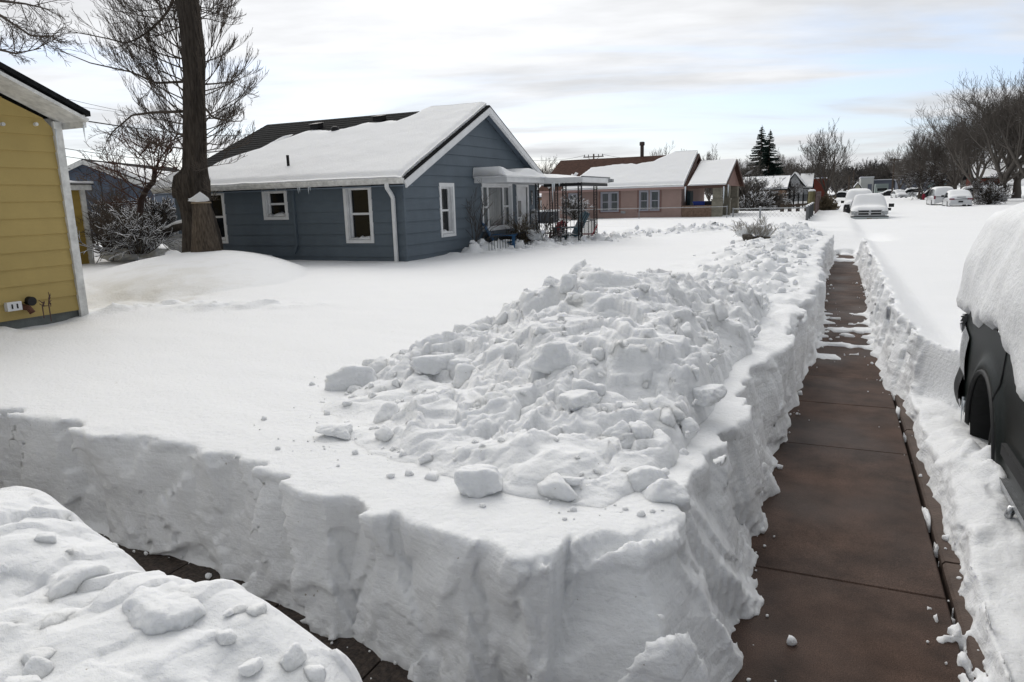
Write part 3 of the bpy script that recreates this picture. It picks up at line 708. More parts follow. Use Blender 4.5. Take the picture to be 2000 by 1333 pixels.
def window(parent, P0, U, Nn, u0, u1, z0, z1, rails=1, mull=(), glass=None, trim=None, cas=.09, deep=.09, snow=0, proud=.03, label=None):
    trim = trim or M_WHITE; glass = glass or M_GLASS
    m = MB(); B = lambda *a: lbox(m, P0, U, Nn, *a)
    B(u0-cas, u0, z0-cas*.8, z1+cas, -.0, proud); B(u1, u1+cas, z0-cas*.8, z1+cas, 0, proud)
    B(u0, u1, z1, z1+cas, 0, proud); B(u0, u1, z0-cas*.8, z0, 0, proud+.01)
    # reveals
    B(u0, u0+.02, z0, z1, -deep, .0); B(u1-.02, u1, z0, z1, -deep, 0); B(u0+.02, u1-.02, z1-.02, z1, -deep, 0); B(u0+.02, u1-.02, z0, z0+.02, -deep, 0)
    w_ = m.build('window', trim, parent)
    if label: w_['label'] = label
    m = MB(); s = .035
    cols = [u0+.02]+[u0+(u1-u0)*q for q in mull]+[u1-.02]
    for a, b in zip(cols[:-1], cols[1:]):
        B(a, a+s, z0+.02, z1-.02, -deep, -deep+.03); B(b-s, b, z0+.02, z1-.02, -deep, -deep+.03)
        B(a+s, b-s, z1-.02-s, z1-.02, -deep, -deep+.03); B(a+s, b-s, z0+.02, z0+.02+s, -deep, -deep+.03)
        if rails and (rails == 1 or (b-a) < .4*(u1-u0)): zm = (z0+z1)/2; B(a+s, b-s, zm-.025, zm+.025, -deep, -deep+.035)
    m.build('sash', trim, w_)
    m = MB(); B(u0+.02, u1-.02, z0+.02, z1-.02, -deep-.012, -deep-.004); m.build('pane', glass, w_)
    m = MB(); B(u0-.2, u1+.2, z0-.2, z1+.2, -deep-.5, -deep-.45)
    if snow:
        mm = MB(); n = 9; Pw = Vector(P0); Uw = Vector(U); Nw = Vector(Nn)
        a = np.linspace(u0+.03, u1-.03, n); vs = []; fs = []
        for i, u in enumerate(a):
            hh = snow*(.35+.65*abs(math.sin(i*1.3+u*7)))*(1.2 if i < n*.5 else .7)
            for (nn, zz) in ((-deep+.03, 0), (-deep+.03, hh), (-.01, hh*.7), (.012, hh*.15), (.02, 0)):
                vs.append(Pw+Uw*u+Nw*nn+Vector((0, 0, z0+.02+zz)))
        for i in range(n-1):
            for j in range(4): fs.append((i*5+j, i*5+j+1, (i+1)*5+j+1, (i+1)*5+j))
        mm.add(vs, fs); mm.build('sill_snow', M_SNOW2, w_, smooth=True)
    return w_
def hitplane(px, py, A, U, Vv):
    """coordinates (u,v) of the picture point on plane A+uU+vV"""
    r = ray(px, py); M_ = np.array([list(U), list(Vv), -r]).T
    s = np.linalg.solve(M_, np.array([0, 0, CAMH])-np.array(list(A))); return s[0], s[1]
def roof_snow(name, parent, A, U, Vv, nu, nv, tf, m=None, lumps=.012, seed=0):
    A = np.array(list(A)); U = np.array(list(U)); Vv = np.array(list(Vv))
    u = np.linspace(0, 1, nu); v = np.linspace(0, 1, nv); UU, VV = np.meshgrid(u, v, indexing='ij')
    t = tf(UU, VV); P = A+UU[..., None]*U+VV[..., None]*Vv
    t = t+np.where(t > 0, lumps*fbm(P[..., 0]*1.5+seed, P[..., 1]*1.5, P[..., 2]*1.5, 3), 0)
    t = np.where(t > 0, np.maximum(t, .004), -.01)
    P = P.copy(); P[..., 2] += t
    keep = np.maximum.reduce([t[:-1, :-1], t[1:, :-1], t[:-1, 1:], t[1:, 1:]]) > 0
    Fq = grid_faces(nu, nv, keep)
    # skirt along the outer edges
    V = P.reshape(-1, 3); n0 = len(V); base = (A+UU[..., None]*U+VV[..., None]*Vv).reshape(-1, 3)-[0, 0, .01]
    ring = [(i, 0) for i in range(nu)]+[(nu-1, j) for j in range(1, nv)]+[(i, nv-1) for i in range(nu-2, -1, -1)]+[(0, j) for j in range(nv-2, -1, -1)]
    idx = [i*nv+j for i, j in ring]; Vb = base[idx]; V = np.concatenate([V, Vb]); tt = t.reshape(-1)
    sk = [[idx[k], idx[k+1], n0+k+1, n0+k] for k in range(len(ring)-1) if tt[idx[k]] > 0 or tt[idx[k+1]] > 0]
    if sk: Fq = np.concatenate([Fq, np.array(sk)])
    nz = np.cross(U, Vv)[2]
    if nz < 0: Fq = Fq[:, ::-1]
    return npmesh(name, V, Fq, m or M_SNOW2, parent)
def slab(parent, name, quad, th, m):
    mb = MB(); P = [Vector(q) for q in quad]; n = (P[1]-P[0]).cross(P[2]-P[0]).normalized()
    if n.z < 0: n = -n
    mb.prism(P, -n*th); return mb.build(name, m, parent)
def icicles(parent, pts, lens, name='icicle', rad=.012):
    for p, l in zip(pts, lens):
        m = MB(); p = Vector(p); m.tube([p, p-Vector((.004, 0, l*.4)), p-Vector((0, 0, l))], [rad, rad*.6, .0015], 6); m.build(name, M_ICE, parent, smooth=True)

# ---------------------------------------------------------------- blue bungalow
HX0, HX1, HY0, HY1 = -8.83, -15.85, 13.86, 21.85
H = thing('blue_house', 'slate blue bungalow with white trim, half its black roof under snow, in the middle', 'house', (HX0, HY0, .3))
yr, ze, zr = (HY0+HY1)/2, 2.55, 4.33
sl = (zr-ze)/(yr-HY0)
gp = lambda z: (0, HY1-HY0) if z <= ze else ((z-ze)/sl, (HY1-HY0)-(z-ze)/sl)
gU, gN = V3(0, 1, 0), V3(1, 0, 0); G0 = V3(HX0, HY0, 0)
sU, sN = V3(-1, 0, 0), V3(0, -1, 0); S0 = V3(HX0, HY0, 0)
gop = [(1.58+.10, 2.28-.02, 1.20, 2.36), (3.98, 5.86, 1.22, 2.40), (6.32, 7.10, .45, 2.36)]
sop = [(.92, 1.53, 1.17, 2.37), (3.36, 3.96, 1.74, 2.36), (5.38, 5.98, 1.17, 2.37)]
m = MB()
lap_wall(m, G0, gU, gN, gp, .0, zr-.02, .262, gop, depth=.026)
lap_wall(m, S0, sU, sN, lambda z: (0, HX0-HX1), .0, ze+.05, .262, sop, depth=.026)
m.add([(HX1, HY0, 0), (HX1, HY1, 0), (HX1, HY1, ze), (HX1, yr, zr), (HX1, HY0, ze)], [(0, 1, 2, 3, 4)])
m.add([(HX0, HY1, 0), (HX1, HY1, 0), (HX1, HY1, ze), (HX0, HY1, ze)], [(0, 1, 2, 3)])
m.build('wall', M_BLUE, H)
m = MB(); m.box((HX1+.3, HY0+.3, .1), (HX0-.3, HY1-.3, ze-.3)); m.build('interior', M_DARK, H)
m = MB()
m.box((HX0-.005, HY0-.022, .1), (HX0+.024, HY0+.05, ze)); m.box((HX0-.05, HY0-.022, .1), (HX0-.005, HY0-.001, ze)); m.build('corner_board', M_BLUE, H)
for (a, b, c, d), s in zip(sop, (.07, .09, .08)): window(H, S0, sU, sN, a, b, c, d, 1, snow=s, cas=.085, deep=.11)
a, b, c, d = gop[0]; window(H, G0, gU, gN, a, b, c, d, 1, snow=.09, cas=.085, deep=.11)
a, b, c, d = gop[1]; window(H, G0+gN*.0, gU, gN, a, b, c, d, 2, mull=(.22, .76), glass=M_GLASS_C, cas=.08, deep=.06, snow=0, label='wide three-part front window with net curtains')
# door
a, b, c, d = gop[2]
m = MB(); lbox(m, G0, gU, gN, a-.08, a, c, d+.09, 0, .035); lbox(m, G0, gU, gN, b, b+.08, c, d+.09, 0, .035); lbox(m, G0, gU, gN, a, b, d, d+.09, 0, .035)
df = m.build('door_frame', M_WHITE, H)
m = MB(); lbox(m, G0, gU, gN, a, b, c, d, -.06, -.02)
for (p, q, r_, s) in ((.12, .88, .08, .40), (.12, .88, .46, .52)): lbox(m, G0, gU, gN, a+p*(b-a), a+q*(b-a), c+r_*(d-c), c+s*(d-c), -.02, -.012)
dr = m.build('door', M_WHITE, H)
m = MB(); lbox(m, G0, gU, gN, a+.12, a+.34, c+1.02, c+1.5, -.02, -.008); m.build('pane', M_GLASS, dr)
m = MB(); p = G0+gU*(a+.08)+gN*(-.01)+V3(0, 0, c+.95); m.tube([p, p+gN*.06], .028, 8); m.build('handle', M_METAL, dr)
# number plate, mailbox, porch light
m = MB(); lbox(m, G0, gU, gN, 7.38, 7.52, 1.82, 2.26, .016, .03); np_ = m.build('number_plate', M_IRON, H)
m = MB()
for k in range(4):
    z = 2.17-.095*k; lbox(m, G0, gU, gN, 7.425, 7.475, z-.06, z-.045, .031, .034); lbox(m, G0, gU, gN, 7.425, 7.475, z+.0, z+.015, .031, .034); lbox(m, G0, gU, gN, 7.46, 7.475, z-.045, z, .031, .034)
    if k % 2: lbox(m, G0, gU, gN, 7.425, 7.44, z-.045, z, .031, .034)
m.build('numeral', M_WHITE, np_)
m = MB(); lbox(m, G0, gU, gN, 7.36, 7.54, 1.25, 1.62, .02, .16); p = G0+gU*7.36+gN*.09+V3(0, 0, 1.62); m.tube([p, p+gU*.18], .07, 12); m.build('mailbox', M_WHITE, H)
# roof
ov, rk = .36, .30
ya, yb_ = HY0-ov, HY1+ov; zea = ze-sl*ov+.14
zrid = zea+sl*(yr-ya)
XR, XL_ = HX0+rk, HX1-rk
m = MB()
P = [(XR, ya, zea), (XR, yr, zrid), (XL_, yr, zrid), (XL_, ya, zea)]
m.prism(P, (0, 0, -.05)); P = [(XR, yr, zrid), (XR, yb_, zea), (XL_, yb_, zea), (XL_, yr, zrid)]; m.prism(P, (0, 0, -.05))
rf = m.build('roof', M_SHINGLE, H)
m = MB()   # shingle courses as thin laps
for k in range(1, 26):
    f0 = k/26; y = ya+(yr-ya)*f0; z = zea+(zrid-zea)*f0
    m.prism([(XR-.02, y, z+.002), (XR-.02, y, z+.012), (XR-.02, y+.16, z+.16*sl+.004)], (XL_-XR+.04, 0, 0))
m.build('shingle_course', M_SHINGLE, rf)
m = MB(); m.bar((XR+.005, ya, zea-.125), (XR+.005, yr+.02, zrid-.125), .035, .14); m.bar((XR+.003, yr-.02, zrid-.125), (XR+.003, yb_, zea-.125), .035, .14)
m.bar((XR-.03, ya+.06, zea-.17), (XR-.03, yr, zrid-.19), .03, .10); m.bar((XR-.03, yr, zrid-.19), (XR-.03, yb_, zea-.17), .03, .10)
m.build('bargeboard', M_WHITE, H)
m = MB(); m.prism([(XR-.03, ya+.02, zea-.10), (XR-.03, yr, zrid-.10), (HX0, yr, zrid-.10), (HX0, ya+.02, zea-.10)], (0, 0, -.02)); m.prism([(XR-.03, yr, zrid-.10), (XR-.03, yb_, zea-.10), (HX0, yb_, zea-.10), (HX0, yr, zrid-.10)], (0, 0, -.02))
m.prism([(XR-.03, ya+.02, zea-.15), (XL_, ya+.02, zea-.15), (XL_, HY0, zea-.15), (XR-.03, HY0, zea-.15)], (0, 0, -.02)); m.build('soffit', mat('soffit_grey_blue', (.16, .2, .25), .7), H)
# gutter: half-round profile, weathered
m = MB(); prof = [(0, 0), (-.11, .01), (-.125, -.02), (-.11, -.075), (-.07, -.11), (0, -.115)]
m.prism([(XR-.02, ya+y, zea-.01+z) for y, z in prof], (XL_-XR+.05, 0, 0)); gut = m.build('gutter', M_WHITE_OLD, H)
m = MB(); x = HX0-.26; yy = HY0-.05
pts = [(x+.12, ya-.06, zea-.10), (x+.12, ya-.06, zea-.2), (x+.05, ya+.16, zea-.30), (x+.04, yy-.03, zea-.42), (x+.04, yy-.03, .4)]
for a, b in zip(pts[:-1], pts[1:]): m.bar(a, b, .075, .06, (0, 1, 0) if abs(a[2]-b[2]) > .3 else (0, 0, 1))
m.build('downspout', M_WHITE, H)
m = MB(); x = HX0-3.07; m.bar((x, HY0-.04, zea-.1), (x, HY0-.04, 1.05), .06, .05, (0, 1, 0)); m.bar((x, HY0-.04, 1.06), (x-.10, HY0-.05, .85), .06, .05, (0, 1, 0)); m.build('downspout', M_BLUE, H)
icicles(H, [(HX0-.26-1.95-.05*k, ya-.08, zea-.11) for k in (0, 1, 6, 7, 20)], (.10, .17, .12, .15, .08))
icicles(H, [(HX0-.15, ya-.06, zea-.12)], (.1,))
# snow on the roof: bare strip under the ridge and to the left
Ar, Ur, Vr = V3(XR, ya, zea), V3(XL_-XR, 0, 0), V3(0, yr-ya, zrid-zea)
bpx = [(940, 207), (885, 213), (800, 227), (735, 231), (697, 242), (665, 246), (627, 246), (594, 251), (567, 268), (546, 276), (519, 284), (481, 296), (454, 310), (430, 320), (411, 314), (380, 322), (300, 350)]
bp = sorted(hitplane(px, py, Ar, Ur, Vr) for px, py in bpx)
bu = np.array([q[0] for q in bp]); bv = np.array([q[1] for q in bp]); bv = np.where(bu < hitplane(885, 213, Ar, Ur, Vr)[0]+.005, 1.3, bv)
def tf(u, v):
    b = np.interp(u, bu, bv)+.012*perlin(u*30, 0, 0); b = np.where(b < 1.05, b-.065, b)
    d = (b-v)*4.0
    t = .10*sstep(0, .5, d)**.7+.012
    t = t*(.45+.55*sstep(0, .05, v))*(.6+.4*sstep(.0, .02, u))
    return np.where(d > 0, t, -1)
roof_snow('roof_snow', rf, Ar+V3(-.07, -.05, -.02), Ur+V3(.05, 0, 0), Vr, 190, 90, tf)
Al, Vl = V3(XR, yb_, zea), V3(0, yr-yb_, zrid-zea)
roof_snow('roof_snow', rf, Al, Ur, Vl, 30, 16, lambda u, v: .12*np.minimum(1, (1-v)*6)*sstep(.01, .05, u)-.001)
# vents and pipe
def on_roof(px, py): u, v = hitplane(px, py, Ar, Ur, Vr); return Ar+Ur*u+Vr*v
for px, py in ((618, 253), (741, 238)):
    p = on_roof(px, py); m = MB()
    m.prism([p+V3(-.13, -.12, .0), p+V3(-.13, .15, .06), p+V3(-.13, .15, .17), p+V3(-.13, -.12, .11)], (.26, 0, 0)); m.prism([p+V3(-.16, -.16, .11), p+V3(-.16, .18, .18), p+V3(-.16, .18, .20), p+V3(-.16, -.16, .13)], (.32, 0, 0)); m.build('roof_vent', M_IRON, rf)
p = on_roof(655, 262); m = MB(); m.lathe(p+V3(0, 0, -.05), [(.07, 0), (.07, .10), (.10, .12), (.12, .17), (.10, .23), (.04, .25)], 12); m.build('turbine_vent', M_IRON, rf, smooth=True)
p = on_roof(564, 333); m = MB(); m.tube([p-V3(0, 0, .1), p+V3(0, 0, .36)], .035, 10); m.build('vent_pipe', M_IRON, rf)

# ---- porch canopy (part of the house): strip over the window, then the square patio roof
zc = 2.45
m = MB()
m.box((HX0+.015, 17.35, zc), (-7.86, 20.0, zc+.15)); XC = onY(1139, 380, 20.05).x; m.box((HX0+.015, 20.0, zc-.02), (XC, 22.8, zc+.13))
cn = m.build('porch_canopy', M_WHITE, H)
m = MB(); m.box((XC, 22.6, zc+.0), (XC+.12, 22.8, zc+.10)); m.build('gutter_end', M_METAL, cn)
m = MB()
m.box((XC-.04, 20.0, zc+.125), (XC+.005, 22.8, zc+.135))
for k in range(38): m.box((XC-.04, 20.0+k*.074, zc+.128), (XC+.008, 20.035+k*.074, zc+.16))
m.build('corrugated_edge', M_METAL, cn)
def cs(u, v): return .20*sstep(0, .05, v)*sstep(0, .12, u)*sstep(1, .97, v)+.05*perlin(u*3, v*4, 3)*sstep(0, .1, u)
roof_snow('canopy_snow', cn, V3(HX0+.03, 17.25, zc+.14), V3(.99, 0, 0), V3(0, 2.9, 0), 24, 60, lambda u, v: .03+.24*sstep(0, .02, v)*(.7+.3*np.cos(v*9))*sstep(1.0, .75, u)+0*u)
roof_snow('canopy_snow', cn, V3(HX0+.03, 20.03, zc+.11), V3(XC-HX0-.08, 0, 0), V3(0, 2.75, 0), 60, 40, lambda u, v: .02+.17*sstep(1, .15, u)*sstep(-.1, .25, v))
icicles(cn, [(-7.6, 20.0, zc-.02), (-7.55, 20.0, zc-.02), (-7.4, 20.02, zc)], (.55, .25, .12), rad=.03)
def at_post(px, Y): return onY(px, 420, Y).x
m = MB(); m.box((-7.9, 20.05, zc-.12), (XC-.06, 20.12, zc-.03)); m.box((XC-.13, 20.12, zc-.12), (XC-.06, 22.7, zc-.03)); m.build('canopy_beam', M_IRON, H)
def iron_post(x, y, z0=.35, z1=zc-.02, dx=.10):
    mm = MB()
    for s in (-1, 1): mm.tube([(x+s*dx/2, y, z0), (x+s*dx/2, y, z1)], .021, 6)
    z = z0; k = 0
    while z < z1-.14:
        for s in (-1, 1):
            mm.tube([(x-s*dx/2, y, z), (x+s*dx*.2, y, z+.04), (x, y, z+.08), (x-s*dx*.25, y, z+.12), (x+s*dx/2, y, z+.15)], .006, 4)
        z += .16
    return mm.build('iron_post', M_IRON, H)
for px, Y in ((1050, 19.8), (1077, 22.6), (1087, 22.6), (1103, 20.1), (1133, 20.1), (1163, 22.6)): iron_post(at_post(px, Y), Y)
def railing(label, a, b, z0, z1, step=.115, curve=0, zb=None):
    r_ = thing('porch_railing', label, 'railing', (a[0], a[1], z0), 'black iron porch railings')
    n = max(2, int((Vector((*b, 0))-Vector((*a, 0))).length/step)); m = MB()
    zb = z1 if zb is None else zb
    m.tube([(a[0], a[1], z1), (b[0], b[1], zb)], .014, 6); m.build('rail', M_IRON, r_); m = MB(); m.tube([(a[0], a[1], z0+.08), (b[0], b[1], z0+.08+(zb-z1))], .010, 6); m.build('rail', M_IRON, r_)
    m = MB()
    for k in range(n+1):
        t = k/n; x = a[0]+(b[0]-a[0])*t; y = a[1]+(b[1]-a[1])*t; dz = (zb-z1)*t
        m.tube([(x, y, z0+dz), (x, y, z1+dz)], .0075, 5, False)
    m.build('picket', M_IRON, r_); return r_
xF, xE, xD, xA = at_post(1163, 22.6), at_post(1133, 20.1), at_post(1103, 20.1), at_post(1050, 19.8)
railing('iron railing along the right side of the porch between the corner posts', (xE, 20.1), (xF, 22.6), .45, 1.28)
railing('iron railing on the back edge of the porch between the double posts', (at_post(1087, 22.6), 22.6), (xF, 22.6), .45, 1.28)
railing('iron stair railing sloping down from the porch left of the teal chair', (xD-.05, 20.1), (xA+.45, 19.4), .5, 1.25, zb=1.0)
railing('long iron railing in front of the three-part window', (HX0+.75, 16.6), (xA, 19.7), .40, 1.08, step=.16)
m = MB(); m.box((HX0, 19.2, .1), (XC-.05, 22.8, .42)); m.build('porch_floor', M_FOUND, H)

# ---------------------------------------------------------------- pink bungalow
PX0, PX1, PY0, PY1 = -8.3, -17.1, 43., 51.
K = thing('pink_house', 'pink lap-sided bungalow with brown roof and heavy snow beyond the blue house', 'house', (PX0, PY0, .3))
pze, pzr, pyr = 2.55, 4.40, 47.
kS, kU, kN = V3(PX0, PY0, 0), V3(-1, 0, 0), V3(0, -1, 0)
def pu(px): return PX0-onY(px, 400, PY0).x
wn = [(pu(1265), pu(1250), 1.14, 2.26), (pu(1286.5), pu(1271), 1.14, 2.26), (pu(1189), pu(1175), 1.12, 2.24), (pu(1207), pu(1192.5), 1.12, 2.24), (pu(1127), pu(1112), 1.45, 2.22)]
m = MB(); lap_wall(m, kS, kU, kN, lambda z: (0, PX0-PX1), .3, pze+.02, .115, wn, depth=.012)
ps = (pzr-pze)/(pyr-PY0)
lap_wall(m, V3(PX0, PY0, 0), V3(0, 1, 0), V3(1, 0, 0), lambda z: (0, 8) if z <= pze else ((z-pze)/ps, 8-(z-pze)/ps), .3, pzr-.02, .115, depth=.012)
m.add([(PX1, PY0, .3), (PX1, PY1, .3), (PX1, PY1, pze), (PX1, pyr, pzr), (PX1, PY0, pze)], [(0, 1, 2, 3, 4)])
m.build('wall', M_PINK, K)
m = MB(); m.box((PX1+.3, PY0+.35, .3), (PX0-.3, PY1-.3, pze-.2)); m.build('interior', M_DARK, K)
lav = mat('lavender_grey_sash', (.42, .42, .47), .6)
for i, (a, b, c, d) in enumerate(wn):
    window(K, kS, kU, kN, a, b, c, d, 1, glass=M_GLASS_C, trim=lav, cas=.05, deep=.05, proud=.045)
m = MB()
for a, b in ((wn[1][0]-.16, wn[0][1]+.16), (wn[3][0]-.16, wn[2][1]+.16), (wn[4][0]-.12, wn[4][1]+.12)):
    lo, hi = min(a, b), max(a, b); z0, z1 = 1.02, 2.42
    if a == wn[4][0]-.12: z0 = 1.33
    m = MB(); lbox(m, kS, kU, kN, lo, lo+.10, z0, z1, .013, .035); lbox(m, kS, kU, kN, hi-.10, hi, z0, z1, .013, .035); lbox(m, kS, kU, kN, lo+.1, hi-.1, 2.32, z1, .013, .035); lbox(m, kS, kU, kN, lo+.1, hi-.1, z0, z0+.07, .013, .04); m.build('window_surround', M_PINKTRIM, K)
for px, py in ((1217, 415), (1175, 428)):
    p = onY(px, py, PY0-.02); m = MB(); m.box((p.x-.14, p.y-.02, p.z-.07), (p.x+.14, p.y, p.z+.07)); m.build('air_vent', M_METAL, K)
pov = .4; pya, pyb = PY0-pov, PY1+pov; pzea = pze-ps*pov+.10; pzrd = pzea+ps*(pyr-pya)
PXR, PXL = PX0+.25, PX1-.15
m = MB(); m.prism([(PXR, pya, pzea), (PXR, pyr, pzrd), (PXL, pyr, pzrd), (PXL, pya, pzea)], (0, 0, -.07)); m.prism([(PXR, pyr, pzrd), (PXR, pyb, pzea), (PXL, pyb, pzea), (PXL, pyr, pzrd)], (0, 0, -.07))
prf = m.build('roof', M_SHINGLE_BR, K)
m = MB(); m.bar((PXR+.02, pya, pzea-.08), (PXR+.02, pyr, pzrd-.08), .05, .17); m.bar((PXR+.02, pyr, pzrd-.08), (PXR+.02, pyb, pzea-.08), .05, .17); m.build('bargeboard', mat('brown_fascia', (.085, .05, .04), .8), K)
m = MB(); m.box((PXL, pya-.03, pzea-.14), (PXR, pya, pzea-.01)); m.build('fascia', mat('pink_fascia', (.36, .24, .22), .7), K)
A2, U2, V2 = V3(PXR, pya, pzea), V3(PXL-PXR, 0, 0), V3(0, pyr-pya, pzrd-pzea)
bpx = [(1365, 303), (1340, 304), (1332, 305), (1280, 318), (1249, 323), (1225, 323), (1201, 325), (1183, 328), (1159, 330), (1135, 329), (1126, 335), (1122, 341), (1118, 352), (1112, 366)]
bp2 = [hitplane(px, py, A2, U2, V2) for px, py in bpx]
cu = np.array([q[0] for q in bp2]); cv = np.array([q[1] for q in bp2]); cv[:3] = 1.2
o_ = np.argsort(cu); cu = cu[o_]; cv = cv[o_]
def tf2(u, v):
    d = (np.interp(u, cu, cv, right=-1)+.02*perlin(u*25, 0, 0)-v)*4
    return np.where(d > 0, (.05+.15*sstep(0, .25, d))*(.5+.5*sstep(0, .06, v)), -1)
roof_snow('roof_snow', prf, A2+V3(-.05, -.05, 0), U2, V2, 110, 50, tf2)
p = onY(1254, 303, 47.1); m = MB(); m.lathe((p.x, 47.1, 4.2), [(.12, 0), (.12, .98), (.17, .99), (.17, 1.18), (.12, 1.22)], 12); m.box((p.x-.45, 46.9, 4.40), (p.x+.5, 47.3, 4.46)); m.build('flue', mat('rusty_flue', (.06, .045, .04), .7, var=.4), prf)
# front porch of the pink house: lower roof, brick parapet, tan piers
LX0, LX1, lzr, lze = PX0+.10, -5.75, 4.05, 2.50; lps = (lzr-lze)/(pyr-pya)
m = MB(); m.prism([(LX1, pya, lze), (LX1, pyr, lzr), (LX0+.2, pyr, lzr), (LX0+.2, pya, lze)], (0, 0, -.07)); m.prism([(LX1, pyr, lzr), (LX1, pyb, lze), (LX0+.2, pyb, lze), (LX0+.2, pyr, lzr)], (0, 0, -.07))
lrf = m.build('porch_roof', M_SHINGLE_BR, K)
m = MB(); m.bar((LX1+.02, pya, lze-.08), (LX1+.02, pyr, lzr-.08), .05, .16); m.bar((LX1+.02, pyr, lzr-.08), (LX1+.02, pyb, lze-.08), .05, .16)
m.box((LX0+.2, pya-.03, lze-.18), (LX1, pya, lze-.02)); m.build('porch_bargeboard', mat('brown_fascia', (.085, .05, .04), .8), K)
m = MB(); gx = LX1-.25; m.prism([(gx, PY0-.1, lze-.05), (gx, PY1+.1, lze-.05), (gx, pyr, lzr-.12)], (-.06, 0, 0)); m.build('porch_gable', mat('brown_pink_shingle_siding', (.26, .16, .135), .8, var=.2, vscale=6), K)
roof_snow('porch_roof_snow', lrf, V3(LX1+.02, pya-.03, lze), V3(LX0+.2-LX1+.1, 0, 0), V3(0, pyr-pya, lzr-lze), 30, 40, lambda u, v: .10*sstep(1.0, .93, u)*(.6+.4*sstep(0, .05, v))*np.where(v > .95-.12*sstep(.4, .9, u), 0.02, 1)+.01)
m = MB(); m.box((-8.28, PY0-.02, .3), (-6.52, PY0+.22, 1.36)); m.box((-6.4, PY0-.02, .3), (-6.2, PY0+.22, 1.3)); m.build('porch_parapet', M_BRICK, K)
def pier(x0, x1, y0, y1):
    m = MB(); m.box((x0, y0, .3), (x1, y1, 1.62)); m.box((x0-.05, y0-.05, 1.62), (x1+.05, y1+.05, 1.70)); m.box((x0+.04, y0+.04, 1.70), (x1-.04, y1-.04, lze-.05)); return m.build('porch_pier', M_TAN, K)
pier(-6.55, -6.0, PY0-.1, PY0+.45); pier(-6.55, -6.0, PY1-.6, PY1); pier(-6.4, -5.95, 46, 46.5)
m = MB(); m.box((-8.3, PY0, .25), (-5.95, PY1, .62)); m.build('porch_floor', M_FOUND, K)
icicles(K, [(-8.0, pya-.04, lze-.05), (-5.85, pya, lze-.1), (-5.80, pya+1.4, lze-.05), (-5.7, pya+.6, lze)], (.9, 1.0, .7, .5), rad=.055)
m = MB(); m.box((-8.2, PY0+1.2, .6), (-8.0, PY0+2.1, 2.2)); m.build('porch_door', mat('teal_door', (.03, .06, .07), .5), K)
def wheelie(x, y, z, label, colm):
    t = thing('wheelie_bin', label, 'bin', (x, y, z), 'bins standing on the pink porch')
    m = MB(); m.prism([(x-.28, y-.3, z), (x+.28, y-.3, z), (x+.33, y-.34, z+.9), (x-.33, y-.34, z+.9)], (0, .62, 0)); m.build('body', colm, t)
    m = MB(); m.box((x-.36, y-.38, z+.9), (x+.36, y+.34, z+.97)); m.build('lid', colm, t)
wheelie(-7.35, PY0+.7, .62, 'bright blue bin behind the tan brick porch wall', mat('blue_plastic', (.02, .05, .30), .5))
wheelie(-6.75, PY0+.75, .62, 'near-black bin right of the blue one on the brick porch', mat('dark_plastic', (.015, .018, .03), .5))
# AC unit, snowy tangle by the wall
t = thing('ac_unit', 'dark air conditioning unit capped with snow left of the pink wall', 'air conditioner', (0, 0, 0))
p = onY(1065, 410, 38.); m = MB(); m.box((p.x-.55, 37.5, .4), (p.x+.55, 38.6, 1.28))
for k in range(8): m.box((p.x-.57, 37.48, .5+k*.09), (p.x+.57, 37.5, .53+k*.09))
m.build('casing', mat('dark_ac_metal', (.05, .055, .065), .5), t); m = MB(); m.box((p.x-.6, 37.45, 1.28), (p.x+.6, 38.65, 1.36)); m.build('snow_cap', M_SNOW2, t)

# ---------------------------------------------------------------- yellow house (its gable faces the street, like the blue one)
YX = -9.0
_c = onX(163, 590, YX); YC = _c.y
Q = thing('yellow_house', 'mustard yellow lap-sided house with white trim at the left edge', 'house', (YX, YC, .2))
yN, yU, yP = V3(1, 0, 0), V3(0, -1, 0), V3(YX, YC, 0)
_e = onX(163, 246, YX+.42); _t = onX(0, 160, YX+.42); ysl = (_t.z-_e.z)/(_e.y-_t.y); ye = _e.z
hwid = 8.4; rak = .35
zat = lambda u: ye+(u+_e.y-YC)*ysl      # underside of the rake at distance u in from the corner
def yr_(z):
    z0_ = zat(0)
    if z <= z0_: return (0, hwid)
    d = (z-z0_)/ysl; return (d, hwid-d)
m = MB(); lap_wall(m, yP, yU, yN, yr_, .74, zat(hwid/2)-.03, .200, depth=.018, zoff=.74)
m.add([(YX, YC, .2), (YX-9, YC, .2), (YX-9, YC, zat(0)), (YX, YC, zat(0))], [(0, 1, 2, 3)]); m.build('wall', M_YELLOW, Q)
m = MB(); m.box((YX-9, YC-hwid, .1), (YX-.03, YC-.03, .76)); m.build('foundation', M_FOUND, Q)
m = MB(); lbox(m, yP, yU, yN, -.02, .085, .40, zat(0)+.05, .0, .045); m.box((YX-.1, YC+.001, .4), (YX, YC+.02, zat(0))); m.build('corner_board', M_WHITE_OLD, Q)
xo = YX+.42; pk = YC-hwid/2; eY = _e.y+.02
zb_ = lambda y: ye+(eY-y)*ysl
m = MB(); m.bar((xo, eY, zb_(eY)+.06), (xo, pk, zb_(pk)+.06), .04, .17, (1, 0, 0)); m.bar((xo, pk, zb_(pk)+.06), (xo, 2*pk-eY, zb_(eY)+.06), .04, .17, (1, 0, 0))
m.build('bargeboard', M_WHITE_OLD, Q)
m = MB(); m.prism([(xo-.02, eY-.02, zb_(eY)+.07), (xo-.02, pk, zb_(pk)+.07), (YX, pk, zb_(pk)+.07), (YX, eY-.02, zb_(eY)+.07)], (0, 0, -.02)); m.build('soffit', M_WHITE_OLD, Q)
m = MB(); m.box((YX-9, eY-.02, zb_(eY)-.02), (xo, eY+.02, zb_(eY)+.13)); m.build('fascia', M_WHITE_OLD, Q)
